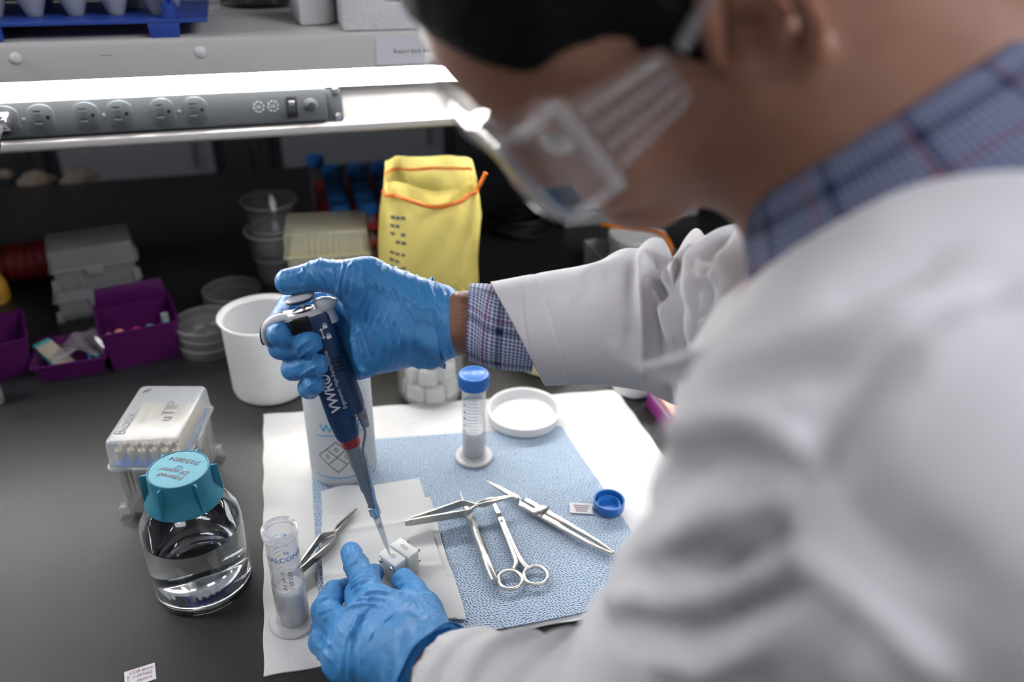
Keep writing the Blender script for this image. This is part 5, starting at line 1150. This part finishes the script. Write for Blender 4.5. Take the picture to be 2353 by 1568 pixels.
FL = [([(870, 1350), (890, 1230), (960, 1080), (1065, 955)], 1, 17), ([(930, 1340), (950, 1200), (1020, 1080), (1130, 940)], 1.1, 17), ([(985, 1300), (1010, 1180), (1080, 1080), (1160, 990)], 1, 16), ([(825, 1260), (860, 1120), (920, 1010), (1000, 925)], .9, 17), ([(755, 1330), (768, 1200), (795, 1100)], .9, 18), ([(700, 1400), (705, 1250), (730, 1110)], .8, 18),
      ([(590, 1560), (598, 1380), (612, 1180), (660, 1000), (730, 890)], 1.7, 30), ([(500, 1500), (520, 1330), (560, 1200), (640, 1090)], 1.0, 24), ([(540, 905), (620, 862), (760, 850), (900, 875)], 1, 15), ([(560, 850), (680, 805), (820, 800), (960, 830)], .9, 14), ([(590, 800), (720, 755), (850, 740), (970, 770)], 1, 14),
      ([(580, 745), (690, 700), (800, 690), (900, 720)], .9, 13), ([(580, 700), (690, 645), (800, 640), (870, 680)], 1, 13), ([(600, 655), (700, 595), (790, 590), (850, 640)], 1, 13), ([(590, 600), (680, 550), (760, 545)], .7, 12), ([(600, 480), (670, 445), (735, 480)], 1, 12), ([(560, 410), (610, 380), (690, 400)], .7, 12), ([(540, 330), (580, 310), (640, 320)], .7, 11),
      ([(1000, 690), (1060, 655), (1160, 655)], 1, 13), ([(1020, 760), (1090, 720), (1200, 740)], .8, 13), ([(1030, 610), (1090, 585), (1150, 600)], .8, 11), ([(1090, 870), (1200, 800), (1270, 810)], .7, 15), ([(1130, 1080), (1230, 990), (1330, 960)], .8, 15), ([(1180, 1120), (1280, 1040), (1400, 1010)], .8, 15),
      ([(300, 820), (370, 790), (450, 800)], .9, 13), ([(290, 930), (370, 910), (470, 905)], 1, 13), ([(330, 1000), (400, 960), (500, 930)], .8, 13), ([(300, 1130), (360, 1170), (420, 1250)], .9, 15), ([(280, 1230), (350, 1290), (420, 1390)], .8, 15), ([(1000, 1180), (1080, 1080), (1190, 1000)], .8, 14)]
dsp = .0024*folds(V, N_, [(p_, a_, w_/4.04*1.15) for p_, a_, w_ in FL], 4.04, (660, 1180))+.35*near_f*.0028*creases(V, ax_f, .0068, 31, .8)+.3*(1-near_f)*.0036*creases(V, (.93, .30, .1), .0085, 41, .7)+.0006*creases(V, (.5, .8, .1), .0085, 51, .9, 4)+.0006*wave(V, 150, 6)
GL = organic('glove', V+N_*dsp[:, None], F, 'nitrile', PERSON, 'blue nitrile glove on the hand pinching the white block')
def rumple(seed, amp):
    r = np.random.default_rng(seed); ks = [(r.integers(2, 9), r.uniform(60, 260), r.uniform(0, 6.28), r.uniform(.4, 1)) for _ in range(9)]
    return lambda s_, a: amp*sum(w_*math.sin(k*a+q_*s_+ph) for k, q_, ph, w_ in ks)/4
rr = rumple(3, .0062)
axr = (WRR-cc(930, 752, .708)); axr /= np.linalg.norm(axr)
sleeve_tube('glove_cuff', [cc(1008, 748, .700), cc(994, 748, .700), cc(975, 749, .701), cc(955, 750, .702), cc(925, 751, .704)], [.0365, .0355, .0365, .0345, .0300], 'nitrile_thin', GR, 60, 120,
            disp=lambda s_, a: rr(s_, a)*min(1, .25+1.1*math.exp(-((s_-.012)/.016)**2))+.0028*math.exp(-((s_-.022)/.004)**2)+.0016*math.exp(-s_/.004), slant=-.006, thick=.0008, flat=(1.0, .92))
rl = rumple(8, .0026)
dL = (LH['middle'][0][0]-WRL); dL /= np.linalg.norm(dL); dE = (EL-WRL)/np.linalg.norm(EL-WRL)
sleeve_tube('glove_cuff', [WRL+dE*.012, WRL+dE*.002, WRL+dL*.012, WRL+dL*.030, WRL+dL*.045], [.0375, .0365, .0350, .0325, .0290], 'nitrile_thin', GL, 60, 120,
            disp=lambda s_, a: rl(s_, a)*.8+.0022*math.exp(-s_/.003), slant=.004, thick=.0009)

# ---- body: head, neck, arms, hands in one skin
S = Sdf(np.array([-.17, -.40, .22]), np.array([.50, .36, .86]), .0036)
S.ell(hp(-.006, .052, 0), HAX, (.096, .092, .076), .01)
S.ell(hp(.036, -.010, 0), HAX, (.056, .076, .060), .03)
S.ell(hp(.052, .045, 0), HAX, (.050, .050, .060), .02)
for s in (1, -1):
    S.cap(hp(.000, -.052, .050*s), hp(.058, -.088, .014*s), .017, .016, .03)
    S.cap(hp(.060, -.025, .042*s), hp(.075, -.045, .030*s), .018, .017, .02)
    S.cap(hp(.090, .022, .018*s), hp(.080, .020, .045*s), .010, .009, .012)
    S.ell(hp(.098, -.001, .033*s), HAX, (.012, .010, .014), .01, cut=True)
S.cap(hp(.066, -.088, 0), hp(.070, -.084, 0), .018, .018, .02)
S.cap(hp(.094, .005, 0), hp(.106, -.028, 0), .008, .011, .010); S.cap(hp(.096, -.031, .010), hp(.096, -.031, -.010), .008, .008, .008)
S.cap(hp(.086, -.052, .014), hp(.086, -.052, -.014), .007, .007, .006); S.cap(hp(.083, -.062, .012), hp(.083, -.062, -.012), .0075, .0075, .006)
S.cap(hp(-.025, -.02, 0), NB, .056, .060, .03); S.cap(hp(-.062, -.02, 0), np.array([.232, .088, .375]), .052, .056, .04)
S.cap(NB, CH, .050, .078, .03); S.cap(SL, CH, .048, .085, .04); S.cap(SR, CH, .048, .085, .04); S.cap(CH, CH*.55+PEL*.45, .095, .10, .05)
S.cap(SL, EL, .046, .038, .02); S.cap(EL, WRL, .038, .027, .02); S.cap(SR, ER, .046, .038, .02); S.cap(ER, WRR+np.array([.03, .0, .0]), .040, .0275, .02); S.cap(WRR+np.array([.04, 0, 0]), WRR, .0280, .0265, .01)
right_hand(S, .0045); left_hand(S, .0045)
EB = None
for s in (1, -1):                                         # ears
    e0 = hp(-.010, .000, .074*s); cz = .012
    for a0 in np.linspace(-.55*PI, .95*PI, 11)[:-1]:
        a1 = a0+1.5*PI/10
        p = lambda a: hp(-.016-.019*math.sin(a*.9+.45)*0-.018*math.cos(a-2.2)*-1*0, 0, 0)
        def er(a): return hp(-.006-.018*math.sin(a+.2), .004+.033*math.cos(a+.2), (.082+.013*max(0, math.sin(a+.2)))*s)
        S.cap(er(a0), er(a1), .0056, .0056, .003)
    S.ell(hp(-.007, .004, .078*s), (HF+HL*s*-.35, HU, HL*s+HF*.35), (.017, .028, .0055), .006)
    S.ell(hp(.004, -.027, .078*s), HAX, (.009, .011, .006), .006)
    S.ell(hp(-.001, .000, .088*s), HAX, (.012, .016, .018), .003, cut=True)
    S.cap(hp(.012, .002, .077*s), hp(.012, -.006, .077*s), .004, .004, .003)
V, F = S.mesh(3)
organic('body', V, F, 'skin', PERSON)
for s in (1, -1):
    part('eye', [tuple(W(np.array(v)*.0118+hp(.079, -.001, .033*s))) for v in lathe([(0, -1), (.38, -.92), (.71, -.71), (.92, -.38), (1, 0), (.92, .38), (.71, .71), (.38, .92), (0, 1)], 20)[0]] and
         ([tuple(W(np.array(v)*.0118+hp(.079, -.001, .033*s))) for v in lathe([(0, -1), (.38, -.92), (.71, -.71), (.92, -.38), (1, 0), (.92, .38), (.71, .71), (.38, .92), (0, 1)], 20)[0]], lathe([(0, -1), (.38, -.92), (.71, -.71), (.92, -.38), (1, 0), (.92, .38), (.71, .71), (.38, .92), (0, 1)], 20)[1]), 'eye', PERSON)
# ---- hair
S = Sdf(HC-.17, HC+.17, .0032)
S.ell(hp(-.010, .058, 0), HAX, (.102, .098, .081), .01)
S.ell(hp(.048, .054, 0), HAX, (.056, .054, .065), .01)
S.ell(hp(.160, -.014, 0), HAX, (.094, .110, .2), .010, cut=True)
S.ell(hp(.03, -.115, 0), HAX, (.16, .105, .2), .010, cut=True)
for s in (1, -1): S.cap(hp(.018, .050, .070*s), hp(.012, .002, .0725*s), .010, .006, .01)
S.ell(hp(-.075, -.02, 0), HAX, (.035, .06, .055), .02)
for s in (1, -1): S.ell(hp(-.005, .0, .083*s), HAX, (.024, .036, .016), .006, cut=True)
V, F = S.mesh(2); N_ = normals(V, F); V = V+N_*(.0018*creases(V, HL+HF*.3, .006, 71, 1.2, 2))[:, None]
organic('hair', V, F, 'hair', PERSON, 'short dark hair')
# arm hair at the wrist
r = np.random.default_rng(4); g = []
for _ in range(150):
    u = r.uniform(0, 1); a = r.uniform(-.2, 3.6); p0 = WRR*(1-u*.9)+(WRR+np.array([.034, .0, 0]))*u*.9; e = np.array([0, math.cos(a-.9), -math.sin(a-.9)])
    p0 = p0+np.array([r.uniform(-.004, .008), 0, 0])+e*.0266; d_ = e*.5+np.array([-.8, r.uniform(-.3, .4), r.uniform(-.4, .2)]); d_ /= np.linalg.norm(d_); L_ = r.uniform(.005, .013)
    g.append(tube([W(p0), W(p0+d_*L_*.5+e*.001), W(p0+d_*L_+e*.003*r.uniform(-1, 1))], [.00011, .00009, .00004], 4))
part('arm_hair', J(*g), 'arm_hair', PERSON, kind='stuff')

# ---- goggles
GG = part('goggles', None, None, PERSON) if False else None
def gfr(a, u): return hp(.074+.038*abs(math.cos(a))**.5, u+.006, .067*math.copysign(abs(math.sin(a))**.6, math.sin(a)))
g_ang = math.radians(89.9)
lens = sheet(lambda u, v: gfr(-g_ang+2*g_ang*u, -.028+.054*v), 40, 12)
def world_geo(g): return [tuple(W(np.array(v))) for v in g[0]], g[1]
def shell(g, off):                                       # give a sheet real thickness
    V = np.array(g[0]); F = np.array(g[1]); N2 = normals(V, F); n = len(V); V2 = np.concatenate([V, V+N2*off]); FF = [tuple(q) for q in F]+[tuple(i+n for i in q[::-1]) for q in F]
    from collections import Counter
    ec = Counter(); od = {}
    for q in F:
        for a, b in zip(q, np.roll(q, -1)): k = (min(a, b), max(a, b)); ec[k] += 1; od[k] = (a, b)
    FF += [(od[k][1], od[k][0], od[k][0]+n, od[k][1]+n) for k, c_ in ec.items() if c_ == 1]
    return V2.tolist(), FF
GOG = part('goggles', world_geo(shell(lens, .0018)), 'goggle', PERSON, 'clear plastic safety goggles')
nseg = 40
for u0 in (-.028, .026): part('rim', world_geo(tube([gfr(-g_ang+2*g_ang*i/nseg, u0) for i in range(nseg+1)], .0030, 8)), 'goggle_rim', GOG)
for s in (1, -1):
    part('corner_post', world_geo(tube([gfr(s*g_ang, -.029), gfr(s*g_ang, 0), gfr(s*g_ang, .027)], .0042, 8)), 'goggle_rim', GOG)
    e0 = gfr(s*g_ang, 0); l0 = .080*s
    part('side_shield', world_geo(shell(sheet(lambda u, v: (1-u)*gfr(s*g_ang, -.026+.050*v)+u*hp(.028, -.006+.030*v, .078*s), 12, 8), .0014)), 'goggle', GOG)
    for k in range(4): part('vent_rib', world_geo(tube([(1-u)*gfr(s*g_ang, -.020+.012*k)+u*hp(.028, -.004+.008*k, .079*s) for u in (.15, .5, .9)], .0017, 6)), 'goggle_rim', GOG)
    part('temple', world_geo(tube(spline([hp(.024, .022, .084*s), hp(.0, .034, .086*s), hp(-.028, .034, .086*s), hp(-.040, .010, .084*s)]), .0032, 8)), 'goggle_rim', GOG)
part('brow_guard', world_geo(shell(sheet(lambda u, v: (1-v)*gfr(-g_ang+2*g_ang*u, .026)+v*(hp(.016, .040, 0)+HF*(.062+.024*abs(math.cos(-g_ang+2*g_ang*u))**.5)+HL*.067*math.copysign(abs(math.sin(-g_ang+2*g_ang*u))**.6, u-.5)), 36, 5), .0014)), 'goggle', GOG)

# ---- lab coat: torso and near sleeve
S = Sdf(np.array([-.13, -.80, .10]), np.array([.62, .22, 1.0]), .0042)
S.cap(SL, CH, .064, .092, .05); S.cap(SR, CH, .068, .092, .05); S.cap(CH, CH*.5+PEL*.5, .100, .125, .06); S.cap(np.array([.180, -.048, .420]), CH, .066, .085, .05); S.cap(NB-(HC-NB)*.12, np.array([.215, .040, .335]), .056, .049, .04); S.cap(CH*.5+PEL*.5, PEL, .135, .15, .06)
S.cap(NB-(HC-NB)*.09, SL, .057, .058, .04); S.cap(NB-(HC-NB)*.10, SR, .054, .062, .05)
kn = wc((.40, .12, .62)); S.cap(PEL, kn, .15, .17, .05)
CUL = WRL+(EL-WRL)*.19
S.cap(SL, EL, .067, .071, .03); S.cap(EL, CUL, .068, .042, .035)
S.cap(SR, SR+(ER-SR)*.3, .072, .070, .03)
S.cap(CUL+(WRL-CUL)*.0, WRL+(WRL-EL)*.3, .036, .036, .004, cut=True)      # open cuff
S.cap(NB+(HC-NB)*.15, HC, .074, .08, .012, cut=True)                     # neck opening
V, F = S.mesh(3); N_ = normals(V, F)
ua = (EL-SL)/np.linalg.norm(EL-SL); tU = np.clip((V-SL) @ ua/np.linalg.norm(EL-SL), -.4, 1.5); dU = np.linalg.norm(V-SL-np.outer((V-SL) @ ua, ua), axis=1)
onarm = np.clip((.115-dU)/.03, 0, 1)*np.clip((tU+.25)/.3, 0, 1)
sarc_ = (V-SL) @ ua
fold = np.maximum(0, np.sin(2*PI*sarc_/.058+1.6*np.sin(V[:, 0]*14+1.)+1.7*wave(V, 15, 91)))**1.3
fa_ = (CUL-EL)/np.linalg.norm(CUL-EL); dFa = np.linalg.norm(V-EL-np.outer((V-EL) @ fa_, fa_), axis=1); tF = (V-EL) @ fa_
onf = np.clip((.09-dFa)/.02, 0, 1)*np.clip(tF/.04, 0, 1)*np.clip((np.linalg.norm(CUL-EL)+.02-tF)/.05, 0, 1)
fold2 = np.maximum(0, np.sin(2*PI*tF/.05+1.2*wave(V, 20, 95)))
body_f = np.maximum(0, wave(V, 30, 93))
CF = [([(1467, 1202), (1507, 1117), (1585, 1065), (1677, 1051), (1756, 1071), (1808, 1110)], -13, 40), ([(1500, 1090), (1560, 1010), (1680, 975), (1800, 1000), (1890, 1080)], 9, 38), ([(1400, 1255), (1520, 1245), (1640, 1200), (1740, 1130)], 9, 40), ([(1560, 1330), (1690, 1290), (1800, 1200)], -13, 55),
      ([(1382, 1386), (1493, 1379), (1598, 1373), (1700, 1340), (1800, 1280)], 9, 38), ([(1395, 1435), (1559, 1445), (1690, 1410), (1800, 1340)], -10, 40), ([(1795, 1242), (1920, 1340), (2051, 1445), (2175, 1563)], 8, 34), ([(1760, 1330), (1880, 1430), (2000, 1540)], -9, 60), ([(1874, 1110), (1952, 980), (2018, 907), (2083, 815)], -10, 50),
      ([(1560, 870), (1760, 815), (1950, 756), (2150, 700)], 6, 30), ([(1640, 940), (1800, 880), (1960, 830)], -7, 36), ([(1640, 1000), (1760, 930), (1880, 900)], 6, 34), ([(2000, 1000), (2060, 900), (2150, 780), (2250, 700)], 6, 50), ([(1900, 700), (2050, 640), (2200, 560)], -5, 40), ([(2100, 800), (2230, 690), (2353, 640)], -6, 40), ([(1950, 1120), (2060, 1240), (2200, 1330)], -5, 60), ([(1480, 1500), (1600, 1520), (1760, 1480)], 7, 40)]
dsp = .001*folds(V, N_, CF)+onarm*.0040*(fold-.3)+onf*.006*(fold2-.3)+(1-onarm)*(1-onf)*.006*body_f
COAT = organic('lab_coat', V+N_*dsp[:, None], F, 'coat', PERSON, 'white cotton lab coat')
# far sleeve with its hem and pleats
PLT = [(.150, .0125, .010, -.2, .7), (.192, .0140, .0105, -.15, .9), (.222, .0115, .009, -.1, .8), (.250, .013, .012, .1, .7), (.118, .006, .014, -.3, .5), (.29, .012, .016, .3, .7)]
def fs(s_, a):
    v = .0022*math.sin(3*a+s_*18+1)+.0016*math.sin(2*a-s_*30)
    for s0, am, w_, sl_, ph in PLT:
        d_ = s_-s0-.030*math.sin(a-PI*.5+ph)*1.0-.02*math.cos(2*a+ph*3); v += am*(math.exp(-(d_/w_)**2)-.45*math.exp(-((d_-w_*1.3)/(w_*.9))**2))
    v += .0010*math.exp(-((s_-.030)/.0018)**2)*-1
    return v*1.35*min(1, .2+s_/.10)
SF = [([(1474, 575), (1470, 638), (1474, 737), (1477, 855)], .0075, 9), ([(1452, 600), (1448, 680), (1452, 800)], -.0060, 18), ([(1480, 650), (1507, 655), (1540, 630), (1610, 545)], .0085, 12), ([(1500, 600), (1530, 590), (1570, 560)], -.0070, 16), ([(1500, 668), (1525, 712), (1550, 805)], .0060, 9), ([(1520, 660), (1560, 720), (1585, 820)], -.0065, 20),
      ([(1621, 560), (1618, 645), (1625, 704), (1618, 800)], .0085, 9), ([(1600, 640), (1600, 720), (1595, 820)], -.0065, 15), ([(1626, 648), (1646, 632), (1668, 575)], .0065, 9), ([(1645, 660), (1655, 740), (1650, 830)], -.0075, 16), ([(1680, 600), (1677, 671), (1690, 780)], .0080, 9), ([(1686, 660), (1720, 640), (1745, 600)], .0060, 9), ([(1710, 680), (1730, 740), (1738, 800)], .0065, 8), ([(1702, 700), (1712, 760), (1718, 820)], -.0065, 11),
      ([(1330, 640), (1380, 615), (1440, 600)], .004, 18), ([(1290, 700), (1350, 650), (1400, 625)], -.003, 16), ([(1400, 780), (1440, 830), (1500, 860)], .003, 16), ([(1205, 640), (1200, 700), (1213, 790), (1250, 888)], -.0012, 3.5)]
sleeve_tube('sleeve', [cc(1190, 769, .700), cc(1300, 758, .700), cc(1440, 750, .695), cc(1580, 744, .685), cc(1690, 742, .665), cc(1790, 720, .61), (SR+np.array([.0, .0, .03])), SR], [.0475, .0515, .0560, .060, .062, .065, .070, .072], 'coat', COAT, 290, 200, disp=fs, slant=.019, thick=.0022, ref=(0, 1, 0), fl=SF)
# lapel tip standing off the chest
LP = np.array([cc(1462, 838, .390), cc(1600, 800, .352), cc(1780, 745, .318), cc(1960, 680, .285), cc(2090, 560, .285)])
LQ = np.array([cc(1520, 868, .392), cc(1680, 872, .355), cc(1850, 850, .322), cc(2000, 790, .292), cc(2150, 650, .290)])
a1 = np.array(spline(LP, 8)); a2 = np.array(spline(LQ, 8)); nl = len(a1)
lap = sheet(lambda u, v: a1[min(nl-1, int(round(u*(nl-1))))]*(1-v)+a2[min(nl-1, int(round(u*(nl-1))))]*v+np.array([0, .004*math.sin(v*PI), -.010*math.sin(v*PI)*math.sin(u*PI)]), nl, 12)
part('lapel', world_geo(shell(lap, .003)), 'coat', COAT)
# shirt: cuff at the right wrist, collar round the neck
sleeve_tube('shirt_cuff', [cc(1078, 740, .701), cc(1110, 745, .701), cc(1150, 752, .700), cc(1230, 762, .700)], [.0335, .0345, .0355, .0360], 'plaid', PERSON, 40, 96, slant=.004, thick=.0016, disp=lambda s_, a: .0010*math.sin(2*a+s_*60)+.0006*math.sin(5*a), label='blue checked shirt cuff')
nd = (HC-NB)/np.linalg.norm(HC-NB)
# collar: a folded band; its upper edge leans on the neck, the leaf falls over the coat
nd = np.array([-.53, .848, .0]); ctop = np.array([.183, .086, .385]); e1 = np.array([-1., 0, 0]); e1 -= nd*(e1 @ nd); e1 /= np.linalg.norm(e1); e2 = np.cross(nd, e1)
na = 120; prof_c = [(.0655, -.012), (.0645, .004), (.066, .0165), (.0690, .0195), (.0725, .0165), (.082, -.004), (.093, -.024), (.094, -.026), (.0905, -.0255), (.080, -.006), (.0705, .012)]
V = []; UV = []; arc = np.concatenate([[0], np.cumsum([math.hypot(prof_c[i+1][0]-prof_c[i][0], prof_c[i+1][1]-prof_c[i][1]) for i in range(len(prof_c)-1)])])
for i in range(na+1):
    a = 2*PI*i/na
    for k, (r_, z_) in enumerate(prof_c):
        V.append(ctop+r_*(math.cos(a)*e1+math.sin(a)*e2)+nd*z_); UV.append((a*.08, arc[k]))
np_ = len(prof_c); F = [(i*np_+k, (i+1)*np_+k, (i+1)*np_+k+1, i*np_+k+1) for i in range(na) for k in range(np_-1)]
me = bpy.data.meshes.new('shirt_collar'); me.from_pydata(W(np.array(V)).tolist(), [], F); me.polygons.foreach_set('use_smooth', [True]*len(F)); me.materials.append(M['plaid_collar'])
ul = me.uv_layers.new(name='UVMap')
for l_ in me.loops: ul.data[l_.index].uv = UV[l_.vertex_index]
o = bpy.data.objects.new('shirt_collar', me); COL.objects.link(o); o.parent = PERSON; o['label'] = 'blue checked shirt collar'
# legs and shoes, below the bench line
hipw = np.array([.42, .11, .95])
for s in (1, -1):
    p0 = hipw+np.array([.02, .09*s, -.02]); p1 = np.array([.40, .10+.11*s, .50]); p2 = np.array([.42, .10+.12*s, .09])
    part('trouser_leg', tube(spline([p0, p1, p2], 10), [.085, .065, .060], 24), 'denim', PERSON)
    part('shoe', bevel(loft([[(p2[0]+.05-x, p2[1]+y*w_, z*h_) for y, z in ((-1, 0), (1, 0), (1, .6), (.6, 1), (-.6, 1), (-1, .6))] for x, w_, h_ in ((0, .036, .10), (.09, .040, .10), (.16, .046, .07), (.25, .044, .05), (.28, .028, .035))]), .004), 'shoe', PERSON)
